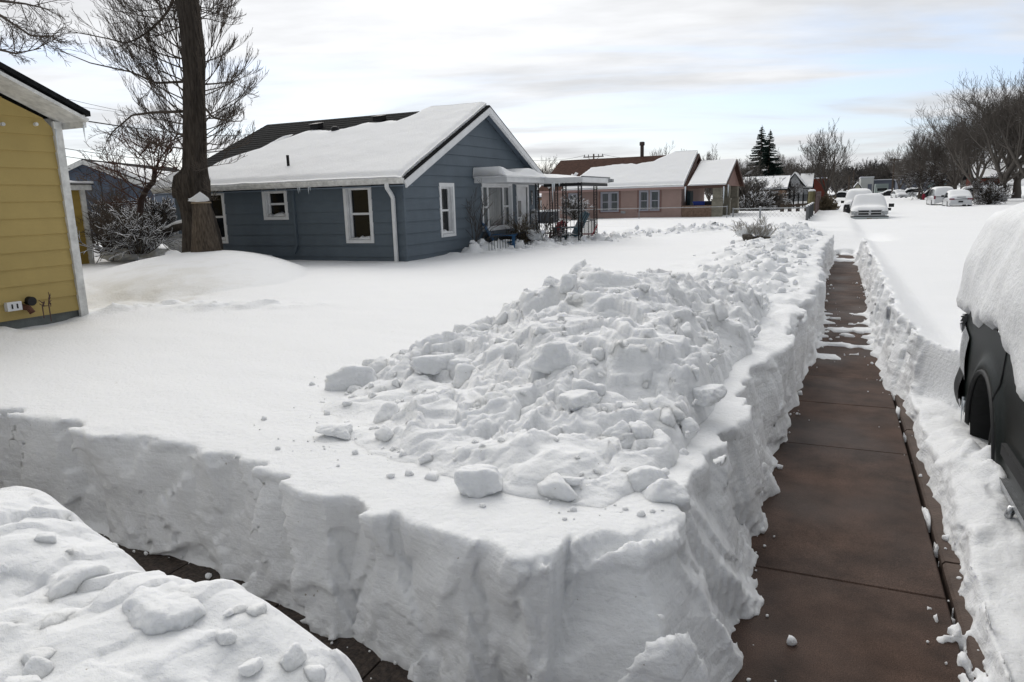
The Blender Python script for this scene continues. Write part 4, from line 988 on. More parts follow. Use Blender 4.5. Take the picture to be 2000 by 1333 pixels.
m = MB(); m.prism([(xo+.05, eY+.06, zb_(eY)+.115), (xo+.05, pk, zb_(pk)+.145), (YX-9, pk, zb_(pk)+.145), (YX-9, eY+.06, zb_(eY)+.115)], (0, 0, .06)); m.prism([(xo+.05, pk, zb_(pk)+.145), (xo+.05, 2*pk-eY, zb_(eY)+.115), (YX-9, 2*pk-eY, zb_(eY)+.115), (YX-9, pk, zb_(pk)+.145)], (0, 0, .06)); m.build('roof', M_SHINGLE, Q)
def yq(px, py): return onX(px, py, YX+.03)
p = yq(25, 599); m = MB(); m.box((YX+.005, p.y-.085, p.z-.05), (YX+.07, p.y+.085, p.z+.055)); ob_ = m.build('outlet_box', M_WHITE, Q)
for dy in (-.03, .03): m = MB(); m.box((YX+.07, p.y+dy-.008, p.z-.025), (YX+.075, p.y+dy+.008, p.z+.03)); m.build('socket_slot', M_IRON, ob_)
p = yq(58, 588); m = MB(); m.tube([(YX+.0, p.y, p.z), (YX+.08, p.y, p.z-.005)], .055, 16); m.build('vent_cap', M_IRON, Q)
p = yq(50, 602); m = MB(); m.tube([(YX, p.y-.03, p.z+.02), (YX+.09, p.y, p.z), (YX+.12, p.y+.02, p.z-.06)], .035, 10); m.build('tap_pipe', mat('rusty_pipe', (.12, .05, .03), .7, var=.4, vscale=20), Q)
for px in (5, 70): q = yq(px, 243); m = MB(); m.tube([(YX, q.y, q.z), (YX+.05, q.y, q.z)], .022, 8); m.build('hook', M_WHITE_OLD, Q)
icicles(Q, [(xo, eY-.02, zb_(eY)), (YX+.12, YC-.12, zat(0)-.05)], (.20, .30), rad=.012)
for k, (u_, l_, s_) in enumerate(((.9, .55, .02), (1.8, .22, .06), (3.3, .2, .03))):   # peeling paint on the bargeboard
    y_ = eY-u_*.5; m = MB(); m.bar((xo+.022, y_, zb_(y_)+.06+s_), (xo+.022, y_-l_*.4, zb_(y_-l_*.4)+.06+s_), .003, .018, (1, 0, 0)); m.build('peeling_paint', M_GREYWOOD, Q)
# second yellow building behind
pc = onz(180, 508, .80); sx, sy = pc.x, pc.y; stz = onX(160, 372, sx).z
S2 = thing('yellow_shed', 'smaller yellow outbuilding with white corner board behind the yellow house', 'shed', (sx, sy, .3))
m = MB(); lap_wall(m, V3(sx, sy, 0), V3(0, -1, 0), V3(1, 0, 0), lambda z: (0, 4), .5, stz, .20, depth=.018, zoff=.1); m.box((sx-3.4, sy-4, .2), (sx-.03, sy-.02, stz)); m.build('wall', M_YELLOW2, S2)
m = MB(); m.box((sx-.02, sy-.10, .3), (sx+.05, sy+.03, stz+.02)); m.build('corner_board', M_WHITE_OLD, S2)
m = MB(); m.box((sx+.05, sy-4, stz), (sx+.13, sy+.16, stz+.13)); m.build('fascia', M_WHITE_OLD, S2)
m = MB(); m.box((sx-3.6, sy-4, stz+.13), (sx+.16, sy+.2, stz+.18)); m.build('roof', M_SHINGLE, S2)
roof_snow('roof_snow', S2, V3(sx+.17, sy+.2, stz+.17), V3(0, -4.2, 0), V3(-3.7, 0, 0), 40, 30, lambda u, v: .04+.10*sstep(0, .25, u)*sstep(0, .1, v))

# ---------------------------------------------------------------- dark blue outbuilding at the back left
ap = onY(160, 311, 23.5); dirr = M3 @ np.array([975-1000, -(390.7-666.5), -F]); rd = Vector((dirr[0], dirr[1], 0)).normalized(); fd = Vector((rd.y, -rd.x, 0))   # ridge dir, gable dir (to the right)
Gx, Gy = ap.x, ap.y; gz = ap.z
O = thing('blue_garage', 'dark blue outbuilding with white bargeboards behind the yellow shed', 'garage', (Gx, Gy, .4))
hw = 3.0; gez = gz-hw*.42; Lg = 10.
Po = Vector((Gx, Gy, 0))+rd*.35
m = MB(); lap_wall(m, Po-fd*hw, fd, -rd, lambda z: (0, 2*hw) if z <= gez-.1 else ((z-gez+.1)/.42, 2*hw-(z-gez+.1)/.42), .3, gz-.12, .30, [(hw-1.15, hw-.55, 1.15, 1.85)], depth=.02)
lap_wall(m, Po+fd*hw, rd, fd, lambda z: (0, Lg), .3, gez, .30, [(3.4, 4.6, .3, 2.2)], depth=.02); m.build('wall', M_BLUE_DK, O)
window(O, Po-fd*hw, fd, -rd, hw-1.15, hw-.55, 1.15, 1.85, 0, cas=.09, deep=.08, snow=.06)
m = MB(); q = Po+rd*.4; m.prism([q-fd*(hw-.3)+V3(0,0,.3), q+fd*(hw-.3)+V3(0,0,.3), q+fd*(hw-.3)+V3(0,0,2), q-fd*(hw-.3)+V3(0,0,2)], rd*(Lg-1)); m.build('interior', M_DARK, O)
R0 = Vector((Gx, Gy, gz)); e1 = fd*(hw+.35); dz = Vector((0, 0, -(hw+.35)*.42))
m = MB(); m.prism([R0, R0+e1+dz, R0+e1+dz+rd*Lg, R0+rd*Lg], (0, 0, -.06)); m.prism([R0, R0-e1+dz, R0-e1+dz+rd*Lg, R0+rd*Lg], (0, 0, -.06)); orf = m.build('roof', M_SHINGLE, O)
m = MB(); m.bar(R0-V3(0,0,.13)-rd*.01, R0+e1+dz-V3(0,0,.13)-rd*.01, .04, .2); m.bar(R0-V3(0,0,.13)-rd*.01, R0-e1+dz-V3(0,0,.13)-rd*.01, .04, .2); m.build('bargeboard', M_WHITE_OLD, O)
roof_snow('roof_snow', orf, R0+e1+dz+V3(0, 0, .01), rd*Lg, -e1-dz, 60, 40, lambda u, v: np.where((v < .93-.25*u+.03*perlin(u*9, 0, 0)) & (u > .04), .14*sstep(.93-.25*u, .7-.25*u, v)+.02, -1))
m = MB(); q = Po-rd*.04+fd*.55; m.tube([q+V3(0, 0, gz-.5), q+V3(0, 0, 1.3)], .02, 6); m.tube([q+V3(0, 0, gz-.5), q-fd*.7+V3(0, 0, gz-.75), q-fd*1.0+V3(0, 0, gz-.35)], .012, 5); m.build('service_cable', M_IRON, O)
# ================================================================== TREES AND SHRUBS
def tubes_mesh(name, branches, m, parent=None, n=3):
    """branches: list of (pts(k,3) array, r0, r1) -> one mesh"""
    by = {}
    for P, r0, r1, nn in branches: by.setdefault((len(P), nn), []).append((P, r0, r1))
    Vs, Fs, off = [], [], 0
    for (k, nn), L_ in by.items():
        P = np.array([b[0] for b in L_], np.float32); B = len(L_)
        r = np.array([np.linspace(b[1], b[2], k) for b in L_], np.float32)
        d = np.gradient(P, axis=1); d /= np.linalg.norm(d, axis=2)[..., None]+1e-9
        ref = np.zeros_like(d); ref[..., 0] = 1; sw = np.abs(d[..., 0]) > .8; ref[sw] = [0, 1, 0]
        # keep one reference per branch
        ref[:] = ref[:, :1]
        a = np.cross(d, ref); a /= np.linalg.norm(a, axis=2)[..., None]+1e-9; b = np.cross(d, a)
        t = np.arange(nn)*2*PI/nn
        V = P[:, :, None]+(a[:, :, None]*np.cos(t)[None, None, :, None]+b[:, :, None]*np.sin(t)[None, None, :, None])*r[:, :, None, None]
        Vs.append(V.reshape(-1, 3))
        base = off+np.arange(B)[:, None, None]*k*nn; i = np.arange(k-1)[None, :, None]*nn; j = np.arange(nn)[None, None, :]; j2 = (j+1) % nn
        q = np.stack([base+i+j, base+i+j2, base+i+nn+j2, base+i+nn+j], -1).reshape(-1, 4); Fs.append(q); off += B*k*nn
    return npmesh(name, np.concatenate(Vs), np.concatenate(Fs)[:, ::-1], m, parent)
UPB = 0.
def grow(out, p, d, L, r, lvl, R, nchild, up=.10, spread=.9, wig=.16, k=5, minr=.004, ratio=.62, droop=0, taper=.35, sides=(7, 5, 4, 3, 3, 3)):
    """one limb and what grows on it"""
    pts = [np.array(p)]; dd = np.array(d, float); dd /= np.linalg.norm(dd); dirs = []
    for i in range(k-1):
        dd = dd+R.normal(size=3)*wig+np.array([0, 0, up-droop*(i/k)]); dd /= np.linalg.norm(dd); dirs.append(dd.copy()); pts.append(pts[-1]+dd*L/(k-1))
    P = np.array(pts); r1 = max(r*taper, minr*.8); out.append((P, r, r1, sides[min(len(sides)-1, len(nchild) and (len(sides)-1-min(len(sides)-1, len(nchild))) or len(sides)-1)]))
    if not nchild: return
    n = nchild[0]
    for c in range(n):
        t = .22+.78*(c+R.random())/n; t = min(t, .985); s = t*(k-1); i = int(s); fr = s-i; q = P[i]*(1-fr)+P[min(i+1, k-1)]*fr; base = dirs[min(i, k-2)]
        a = R.normal(size=3); a -= a.dot(base)*base; a /= np.linalg.norm(a)+1e-9
        ang = spread*R.uniform(.55, 1.15); nd = base*math.cos(ang)+a*math.sin(ang); nd[2] += UPB
        rr = max(minr, (r*(1-t)+r1*t)*R.uniform(.5, .75)); LL = L*ratio*R.uniform(.7, 1.2)*(1.15-.45*t)
        grow(out, q, nd, LL, rr, lvl+1, R, nchild[1:], up, spread, wig, max(4, k-1) if lvl < 1 else 4, minr, ratio, droop, taper, sides)
def bare_tree(name, label, cat, loc, seed, height, trunk_r, nchild=(6, 5, 5, 4), spread=.75, m=None, mt=None, group=None, minr=.012, fork=.3, lean=(0, 0), ratio=.66, up=.14, limbs=5, droop=0):
    R = np.random.default_rng(seed); root = thing(name, label, cat, loc, group); loc = np.array(loc, float)
    th = height*fork; k = 7; T = [loc+np.array([lean[0]*t*th+.12*trunk_r*R.normal(), lean[1]*t*th+.12*trunk_r*R.normal(), -.3+(th+.3)*t]) for t in np.linspace(0, 1, k)]
    tr = []; tr.append((np.array(T), trunk_r*1.15, trunk_r*.75, 9)); tw = []
    top = T[-1]
    for i in range(limbs):
        a = 2*PI*(i+R.uniform(-.3, .3))/limbs; el = R.uniform(.45, 1.15) if i else 1.45
        d = np.array([math.cos(a)*math.cos(el), math.sin(a)*math.cos(el), math.sin(el)])
        s = T[-1-(i % 2)] if i else top
        L = (height-th)*R.uniform(.62, .85); tmp = []
        grow(tmp, s, d, L, trunk_r*R.uniform(.42, .62), 0, R, list(nchild), up, spread, .13, 6, minr, ratio, droop)
        tr.append(tmp[0]); tw += tmp[1:]
    tubes_mesh('trunk', tr, mt or M_BARK, root); tubes_mesh('crown', tw, m or M_TWIG, root)
    return root

# ---------------------------------------------------------------- the big cottonwood beside the blue house
TY = 12.35
W_ = lambda px, py: np.array(onY(px, py, TY)[:])
BT = thing('big_tree', 'huge old bare tree trunk with sprays of fine twigs in front of the blue house', 'tree', tuple(W_(398, 500)))
def ring_tube(rows, nseg=40, seed=0, ridge=.085):
    """trunk lofted from picture rows (left px, right px, y) at depth TY, ridged bark"""
    V = []; n = len(rows); R_ = []
    for (l, r_, y_) in rows:
        a, b = W_(l, y_), W_(r_, y_); c = (a+b)/2; rad = np.linalg.norm(b-a)/2*.69; R_.append((c, rad))
    C = np.array([c for c, _ in R_]); Rr = np.array([q for _, q in R_])
    t = np.linspace(0, n-1, 150); C2 = np.stack([np.interp(t, np.arange(n), C[:, i]) for i in range(3)], 1); R2 = np.interp(t, np.arange(n), Rr)
    th = np.linspace(0, 2*PI, nseg, endpoint=False)
    TH, ZZ = np.meshgrid(th, C2[:, 2], indexing='xy')
    cx, sy_ = np.cos(TH), np.sin(TH)
    rd_ = (1-np.abs(fbm(cx*4.2+seed, sy_*4.2, ZZ*.45, 4, .6)))
    R3 = R2[:, None]*(1+ridge*2.2*(rd_-.7)+.05*perlin(cx*1.1+seed, sy_*1.1, ZZ*.9))
    V = np.stack([C2[:, 0:1]+cx*R3, C2[:, 1:2]+sy_*R3*.95, ZZ+0*R3], -1).reshape(-1, 3)
    i, j = np.meshgrid(np.arange(149), np.arange(nseg), indexing='ij'); j2 = (j+1) % nseg
    return V, np.stack([i*nseg+j, i*nseg+j2, (i+1)*nseg+j2, (i+1)*nseg+j], -1).reshape(-1, 4)
rows = [(354, 448, 525), (357, 440, 500), (358, 434, 470), (357, 424, 430), (352, 414, 405), (343, 412, 380), (338, 410, 356), (340, 407, 344), (356, 405, 330), (357, 404, 300), (357, 403, 250), (357, 401, 200), (358, 401, 150), (355, 401, 100), (352, 396, 60), (346, 391, 20), (339, 387, -20), (330, 384, -80), (322, 378, -150), (318, 368, -230)]
V, Fq = ring_tube(rows[::-1], 72, 1); npmesh('trunk', V, Fq, M_BARK, BT)
# bulge of old wood on the left
def lump(parent, c, rad, m, seed, name='burl', flat=(1, 1, 1)):
    P, Fc = block_data(seed, 1, 4, 4, flat); P = P*rad+np.array(c); return npmesh(name, P, Fc, m, parent)
lump(BT, W_(353, 366), .27, M_BARK, 77, flat=(.9, .9, 1.35)); 
# sawn stub leaning on the front
stubm = mat('split_pale_bark', (.115, .094, .075), .95, bump=.03, bscale=7, var=.6, vscale=9, stretch=(4, 4, .45), spec=.1)
_TYs = TY; TY = 11.95
V, Fq = ring_tube([(376, 410, 396), (376, 413, 410), (375, 420, 440), (373, 428, 470), (371, 437, 500), (368, 445, 530)], 48, 5, .05)
W2 = lambda px, py: np.array(onY(px, py, 11.95)[:])
ctr = V[:48].mean(0); V = np.concatenate([V, [ctr]]); 
tri = np.array([[i, (i+1) % 48, 150*48, 150*48] for i in range(48)])
me_ = npmesh('cut_stub', V, np.concatenate([Fq]), stubm, BT)
m = MB(); m.lathe(tuple(ctr-[0, 0, .02]), [(.215, 0), (.2, .03), (.01, .035)], 20); m.build('sawn_face', mat('sawn_wood', (.3, .24, .17), .9), me_)
P, Fc = block_data(91, 1, 4, 6); P = P*np.array([.21, .21, .06]); P[:, 2] += np.where(P[:, 2] > 0, np.clip(.20-np.hypot(P[:, 0], P[:, 1]), 0, 1)*.7, 0); npmesh('snow_cap', P+ctr+[0.0, 0, .05], Fc, M_SNOW2, BT)
TY = _TYs
# epicormic shoots: rows of (px, py, direction in picture, length m)
R = np.random.default_rng(3); tw = []; UPB = .38
def spray(px, py, dpx, dpy, L, r, nch, depth=0., up=.03, k=7, spread=.45, droop=0, wig=.07, minr=.0033):
    p = W_(px, py); q = W_(px+dpx, py+dpy); d = q-p; d /= np.linalg.norm(d); d[1] += depth; grow(tw, p, d, L, r, 0, R, nch, up, spread, wig, k, minr, .5, droop, .3, (5, 4, 3, 3, 3))
for i in range(26):
    y = R.uniform(100, 300); a = R.uniform(.15, 1.4) if y < 240 else R.uniform(-.4, .9); L = R.uniform(1.4, 2.6)*(1 if y < 240 else .7)
    spray(360, y, -math.cos(a), -math.sin(a), L, .018, [10, 5, 2], R.uniform(-.8, .6), up=.045, wig=.05, spread=.36)
for i in range(22):
    y = R.uniform(110, 300); a = R.uniform(.1, 1.35) if y < 220 else R.uniform(-.4, .8); L = R.uniform(.8, 1.5)
    spray(400, y, math.cos(a), -math.sin(a), L, .014, [9, 5, 2], R.uniform(-.7, .6), up=.045, wig=.05, spread=.36)
for i in range(9):
    spray(350, R.uniform(10, 60), -1, R.uniform(-.9, .5), R.uniform(.9, 1.6), .014, [8, 5, 2], R.uniform(-.6, .5))
for i in range(7): spray(392, R.uniform(-20, 40), 1, R.uniform(-.8, .4), R.uniform(.6, 1.0), .012, [7, 5, 2], R.uniform(-.5, .5))
# long limbs named in the picture
def limb(pts, r0, r1, nch, Lc=.9):
    P = np.array([W_(px, py)+np.array([0, dy, 0]) for px, py, dy in pts]); k = len(P); tt = np.linspace(0, k-1, 9); P = np.stack([np.interp(tt, np.arange(k), P[:, i]) for i in range(3)], 1)
    tw.append((P, r0, r1, 6))
    for c in range(nch):
        t = R.uniform(.25, 1)*8; i = min(7, int(t)); q = P[i]+(P[i+1]-P[i])*(t-i); d = P[i+1]-P[i]; d = d/np.linalg.norm(d)+R.normal(size=3)*.5; grow(tw, q, d, Lc*R.uniform(.5, 1.1), r1*.9, 1, R, [6, 3], .02, .55, .09, 5, .004, .5, 0, .3, (4, 3, 3, 3))
limb([(338, 0, 0), (325, 30, 0), (290, 70, -.1), (265, 90, -.2), (225, 78, -.3), (165, 68, -.4)], .035, .008, 10)
limb([(358, 160, 0), (320, 165, -.2), (280, 145, -.3), (215, 130, -.5), (165, 108, -.6)], .03, .007, 12)
limb([(358, 218, 0), (310, 222, -.2), (280, 228, -.3), (250, 260, -.4), (240, 275, -.4)], .035, .009, 9, .6)
limb([(401, 212, 0), (430, 232, -.2), (470, 240, -.3), (500, 240, -.4)], .03, .007, 9, .6)
limb([(402, 165, 0), (430, 165, -.1), (480, 160, -.2), (492, 157, -.3)], .02, .006, 8, .7)
for i in range(16):
    y = R.uniform(300, 400); spray(R.choice([350, 405]), y, R.choice([-1, 1]), R.uniform(-.8, .5), R.uniform(.4, 1.0), .010, [7, 4], R.uniform(-1.2, .2), minr=.0038)
tubes_mesh('twigs', tw, M_TWIG, BT); UPB = 0.

# ---------------------------------------------------------------- tree whose branches enter top left (stands behind the yellow house)
BL = thing('bare_tree', 'bare tree whose fine branch tips reach in at the top left corner', 'tree', (-18.5, 9.3, .6))
tw = []; base = np.array([-18.5, 9.3, .3]); R = np.random.default_rng(12)
tp = np.array([W_(-260, 60)]); Pt = np.stack([base*(1-t)+tp[0]*t for t in np.linspace(0, 1, 6)]); tubes_mesh('trunk', [(Pt, .24, .13, 10)], M_BARK, BL)
for (pts) in ([(-255, 60, 0), (-120, 20, 0), (0, 30, 0), (60, 70, 0), (105, 72, 0)], [(-250, 70, 0), (-100, 40, 0), (-10, 95, 0), (30, 105, 0), (80, 95, 0)], [(-250, 40, 0), (-100, -20, 0), (0, 2, 0), (50, 8, 0), (100, 20, 0)]):
    P = np.array([W_(px, py)+np.array([0, dy, 0]) for px, py, dy in pts]); tt = np.linspace(0, 4, 9); P = np.stack([np.interp(tt, np.arange(5), P[:, i]) for i in range(3)], 1); tw.append((P, .06, .010, 6))
    for c in range(11):
        t = R.uniform(.35, 1)*8; i = min(7, int(t)); q = P[i]+(P[i+1]-P[i])*(t-i); d = P[i+1]-P[i]; d = d/np.linalg.norm(d)+R.normal(size=3)*.55; grow(tw, q, d, R.uniform(.4, .95), .014, 1, R, [6, 4], -.01, .65, .12, 5, .005, .55, .05, .35, (4, 3, 3, 3))
tubes_mesh('crown', tw, M_TWIG, BL); TY = _TYs

# ---------------------------------------------------------------- small crooked tree, broken branches and brush between the houses
SY = 14.2
def Wd(px, py, y): return np.array(onY(px, py, y)[:])
CT = thing('crooked_tree', 'small crooked reddish bare tree between the big trunk and the dark blue garage', 'tree', tuple(Wd(272, 490, SY)))
R = np.random.default_rng(21); tw = []
P = np.array([Wd(px, py, SY) for px, py in ((272, 500), (272, 440), (275, 395), (285, 372), (300, 355), (302, 335), (305, 325))]); tubes_mesh('trunk', [(P, .10, .05, 8)], mat('red_brown_bark', (.055, .036, .032), .9, var=.4), CT)
for i in range(20):
    k = R.integers(2, 6); a = R.uniform(-.4, PI+.4); grow(tw, P[k], (math.cos(a), R.uniform(-.8, .5), math.sin(a)), R.uniform(.7, 1.6), .022, 0, R, [6, 4], .05, .7, .14, 6, .0055, .52, 0, .35, (5, 3, 3, 3))
for px, py in ((300, 300), (330, 300), (270, 310), (345, 330), (225, 350)):
    for i in range(5): a = R.uniform(.3, 2.8); grow(tw, Wd(px, py, SY), (math.cos(a), R.uniform(-.6, .5), math.sin(a)), R.uniform(.5, 1.1), .014, 0, R, [7, 4], .05, .7, .14, 6, .0055, .52, 0, .35, (5, 3, 3, 3))
tubes_mesh('crown', tw, M_TWIG_RED, CT)
def brush(name, label, c, w_, h, n, seed, m, nch=(6, 4), r=.014, group=None, cat='shrub', minr=.006, dense=1, lat=1.1, sub=.5):
    R = np.random.default_rng(seed); root = thing(name, label, cat, tuple(c), group); tw = []
    for i in range(n):
        a = R.uniform(0, 2*PI); e = R.uniform(.35, 1.45); p = np.array(c)+np.array([math.cos(a), math.sin(a), 0])*R.uniform(0, .25)*w_*.5+np.array([0, 0, -.1])
        L = math.hypot(math.cos(e)*w_*.5, math.sin(e)*h)*R.uniform(.7, 1.05); grow(tw, p, (math.cos(a)*math.cos(e), math.sin(a)*math.cos(e), math.sin(e)), L, r, 0, R, list(nch), .02, lat*.6, .12, 5, minr, sub, .05, .35, (4, 3, 3, 3))
    tubes_mesh('stems', tw, m, root); return root
brush('shrub', 'dense dark bush in front of the dark blue garage wall', Wd(226, 455, 15.5), 1.7, 1.7, 26, 31, M_TWIG, (7, 5))
brush('brush_heap', 'grey-brown fallen branches sprawling beside the yellow shed', Wd(210, 486, 12.7), 2.8, 1.0, 46, 32, M_TWIG, (6, 3), cat='branches', r=.02, lat=1.4)
brush('shrub', 'snow-laden brush right of the dark bush, under the crooked tree', Wd(262, 470, 15.6), 2.6, 1.1, 60, 33, M_BUSHSNOW, (7, 5), minr=.016)
brush('shrub', 'upright bush caked in snow just left of the big trunk', Wd(303, 455, 15.2), 1.0, 1.0, 50, 34, M_BUSHSNOW, (7, 5), minr=.018)
P = np.array([Wd(276, 468, 13.9), Wd(295, 462, 13.7), Wd(318, 455, 13.5), Wd(345, 448, 13.4), Wd(370, 440, 13.3)]); lg = thing('fallen_log', 'dark fallen log topped with snow at the foot of the big tree', 'log', tuple(P[0]))
tubes_mesh('wood', [(P+np.array([[0, 0, 0], [0, 0, .03], [0, 0, -.03], [0, 0, .05], [0, 0, 0]]), .07, .11, 10)], M_BARK, lg); tubes_mesh('wood', [(P[[1, 2, 2, 2]]+np.array([[0, 0, 0], [0, 0, .12], [.1, 0, .35], [.2, 0, .5]]), .07, .03, 6)], M_BARK, lg); tubes_mesh('snow_cap', [(P+np.array([[0, 0, .05], [0, 0, .10], [0, 0, .05], [0, 0, .13], [0, 0, .1]]), .05, .08, 10)], M_SNOW2, lg)
for k, (px, py, s) in enumerate(((352, 468, 90), (505, 497, 60), (345, 455, 60), (318, 440, 60))):
    q = Wd(px, py, 13.6 if k != 1 else 13.5); P, Fc = BLK4[k]; o = npmesh('snow_mound', P*np.array([1, .7, .55])*s/F*q[1]*.6, Fc, M_SNOW2); o.location = q-np.array([0, 0, .12])
    tag(o, ['pointed snow mound just left of the big trunk', 'snow fallen against the blue wall right of the big trunk', 'lump of snow heaped over the fallen log', 'snow heap below the dark doorway behind the log'][k], 'snow mound')
brush('brush_heap', 'snow-caked tangle of broken limbs between the brush by the shed and the big trunk', Wd(272, 488, 12.9), 2.6, .8, 46, 36, M_BUSHSNOW, (6, 4), cat='branches', r=.02, lat=1.4, minr=.013)
for k, (px, py, s) in enumerate(((232, 488, 95), (300, 482, 80), (268, 470, 110))):
    q = Wd(px, py, 12.8+.5*k); P, Fc = BLK4[k+1]; P = P*np.array([1, .8, .5]); P = P*(1+.2*fbm(P[:, 0]*3, P[:, 1]*3, P[:, 2]*3, 4))[:, None]; o = npmesh('snow_mound', P*s/F*q[1]*.6, Fc, M_SNOW2); o.location = q-np.array([0, 0, .15])
    tag(o, ['ragged snow mound beside the fallen branches at the yellow shed', 'ragged snow mound under the crooked tree', 'broad snow mound behind the fallen branches'][k], 'snow mound')
# dry stalks by the yellow wall
for px, py, h, lab in ((98, 612, .22, 'taller dead weed stalk at the yellow house foundation'), (84, 606, .09, 'short dead weed sprig left of the taller stalk')):
    p = np.array(onX(px, py, YX+.35)[:]); R = np.random.default_rng(int(px)); tw = [(np.array([p+[0, 0, -.1], p+[0, .0, h*.5], p+[0, .03, h]]), .006, .010, 5)]
    for k in range(10): q = p+[0, .02, h*R.uniform(.3, 1)]; tw.append((np.array([q, q+R.normal(size=3)*.02+[0, 0, .03]]), .006, .004, 4))
    tag(tubes_mesh('dead_stalk', tw, mat('dead_stalk', (.11, .07, .06), .9)), lab, 'weed')

# ---------------------------------------------------------------- by the blue house porch
def q3(px, py, z): return np.array(onz(px, py, z)[:])
brush('slender_shrub', 'tall thin leafless shrub against the blue gable wall', Wd(925, 478, 17.0), .9, 1.35, 10, 41, M_TWIG, (7, 3), r=.012, minr=.004, lat=.7)
brush('shrub', 'small leafless shrub dusted with snow beside the porch steps', Wd(1062, 470, 19.5), .8, 1.05, 16, 42, M_TWIG_SNOW, (6, 4), r=.014, minr=.008)
brush('dead_plant', 'tan dead potted plant under the right end of the front window', Wd(1022, 470, 19.2), .6, .85, 26, 43, mat('straw', (.16, .13, .085), .9), (6, 3), minr=.006)
brush('dead_plant', 'brown withered bush snow-topped in front of the porch railing', Wd(1000, 478, 18.9), .7, .5, 30, 44, mat('straw_brown', (.10, .085, .06), .9, snow=.5), (6, 3), minr=.008)
lu = Wd(1050, 465, 19.2); P, Fc = BLK4[2]; o = npmesh('snow_covered_pot', P*.28, Fc, M_SNOW2); o.location = lu+np.array([0, 0, .1]); tag(o, 'round snow-buried planter beside the porch shrub', 'planter')
# bush on the corner by the far end of the walk
SB = np.array(surf_point(1478, 462)[:])-np.array([0, 0, .06])
snowb = thing('snow_covered_bush', 'low round bush buried in snow near the far end of the walk, twigs sticking out', 'bush', tuple(SB))
R = np.random.default_rng(55); tw = []
for i in range(46):
    a = R.uniform(0, 2*PI); e = R.uniform(.5, 1.45); grow(tw, SB+np.array([math.cos(a)*.25, math.sin(a)*.2, 0]), (math.cos(a)*math.cos(e), math.sin(a)*math.cos(e), math.sin(e)), R.uniform(.30, .50), .008, 0, R, [6, 3], .0, .6, .12, 5, .006, .5, .05, .4, (4, 3, 3, 3))
tubes_mesh('stems', tw, mat('frosted_straw_twigs', (.36, .33, .29), .9, snow=1.0), snowb)
P, Fc = block_data(61, 1, 5, 1.3); P = P/np.abs(P).max(0)*np.array([.29, .28, .27]); P *= (1+.16*fbm(P[:, 0]*6, P[:, 1]*6, P[:, 2]*6, 4))[:, None]; npmesh('snow_cover', P+SB+[-.26, .0, .26], Fc, M_SNOW2, snowb)
P, Fc = block_data(62, 1, 5, 1.3); P = P/np.abs(P).max(0)*np.array([.25, .24, .20]); P *= (1+.16*fbm(P[:, 0]*6, P[:, 1]*6, P[:, 2]*6, 4))[:, None]; npmesh('snow_cover', P+SB+[.18, .0, .20], Fc, M_SNOW2, snowb)
rk_ = mat('dark_rock', (.07, .06, .05), .9, var=.4, snow=.3)
for k, (dx, dy, s) in enumerate(((-.18, -.45, .17), (.12, -.5, .13), (.3, -.42, .12), (-.02, -.36, .12))):
    P, Fc = BLK[k]; o = npmesh('rock', P*s, Fc, rk_, smooth=True); o.location = SB+np.array([dx, dy, .03]); tag(o, 'dark rock showing below the snow-buried bush by the walk', 'rock', 'rocks under the snow-buried bush')

# ---------------------------------------------------------------- far trees
def far(px, py, D): p = onY(px, py, D); return (p.x, p.y, .35)
VAR = []
def tree_copies(proto, items, group):
    for i, (px, D, s, rz, lab) in enumerate(items):
        o = proto if i == 0 else copy_tree(proto); x, y, z = far(px, 385, D); o.location = (x, y, z); o.scale = (s, s, s); o.rotation_euler.z = rz; o['label'] = lab; o['group'] = group
protoA = bare_tree('bare_tree', 'x', 'tree', (0, 0, 0), 101, 10, .26, (6, 5, 4, 3), .75, M_TWIG_SNOW2, M_TWIG_SNOW2, minr=.016, fork=.22, limbs=6)
protoB = bare_tree('bare_tree', 'x', 'tree', (0, 0, 0), 102, 10, .24, (6, 5, 4, 3), .6, M_TWIG_SNOW2, M_TWIG, minr=.018, fork=.2, limbs=6, up=.2)
protoC = bare_tree('snowy_tree', 'x', 'tree', (0, 0, 0), 103, 8, .22, (6, 5, 4, 2), .85, mat('snow_caught_twigs', (.055, .047, .042), .9, spec=.1, snow=.45), M_TWIG_SNOW, minr=.030, fork=.2, limbs=7, up=.03, droop=.1)
tree_copies(protoA, [
    (1455, 84, .52, 0, 'bare tree just right of the pink house porch roof'), (1440, 100, .55, 1.1, 'smaller bare tree peeking over the pink porch gable'),
    (1540, 120, .60, 2.0, 'dark bare tree right of the two spruces'), (1572, 150, .70, .6, 'grey bare tree above the white gabled house'),
    (1632, 150, .6, 3.3, 'bare tree at the street corner beside the tall broad one'), (1560, 175, .70, 4.0, 'low bare tree behind the white gabled house'),
    (1072, 76, .56, 2.2, 'pale bare treetop left of the pink house roof'), (1775, 170, .80, 5.1, 'bare tree in front of the long blue-grey building'),
    (1740, 262, 1.0, 3.0, 'bare tree behind the white warehouse'), (1700, 262, 1.0, 4.4, 'bare tree rising behind the low white building'),
    (1668, 270, .95, .9, 'bare tree left of the utility pole in the distance')], 'bare trees in the distance')
tree_copies(protoB, [
    (1612, 112, .80, .5, 'tall broad bare tree standing alone against the sky, above the street'), (1520, 150, .70, 3.1, 'bare tree showing between the right spruce and the white house'),
    (1310, 76, .50, 1.9, 'bare treetop over the pink house ridge near the flue'), (1385, 85, .50, .2, 'thin bare treetop above the pink porch roof'),
    (1795, 130, .80, 2.5, 'bare tree at the left end of the row along the right side of the street'), (1755, 210, .9, 1.5, 'bare tree right of the utility pole with crossarm')], 'bare upright trees in the distance')
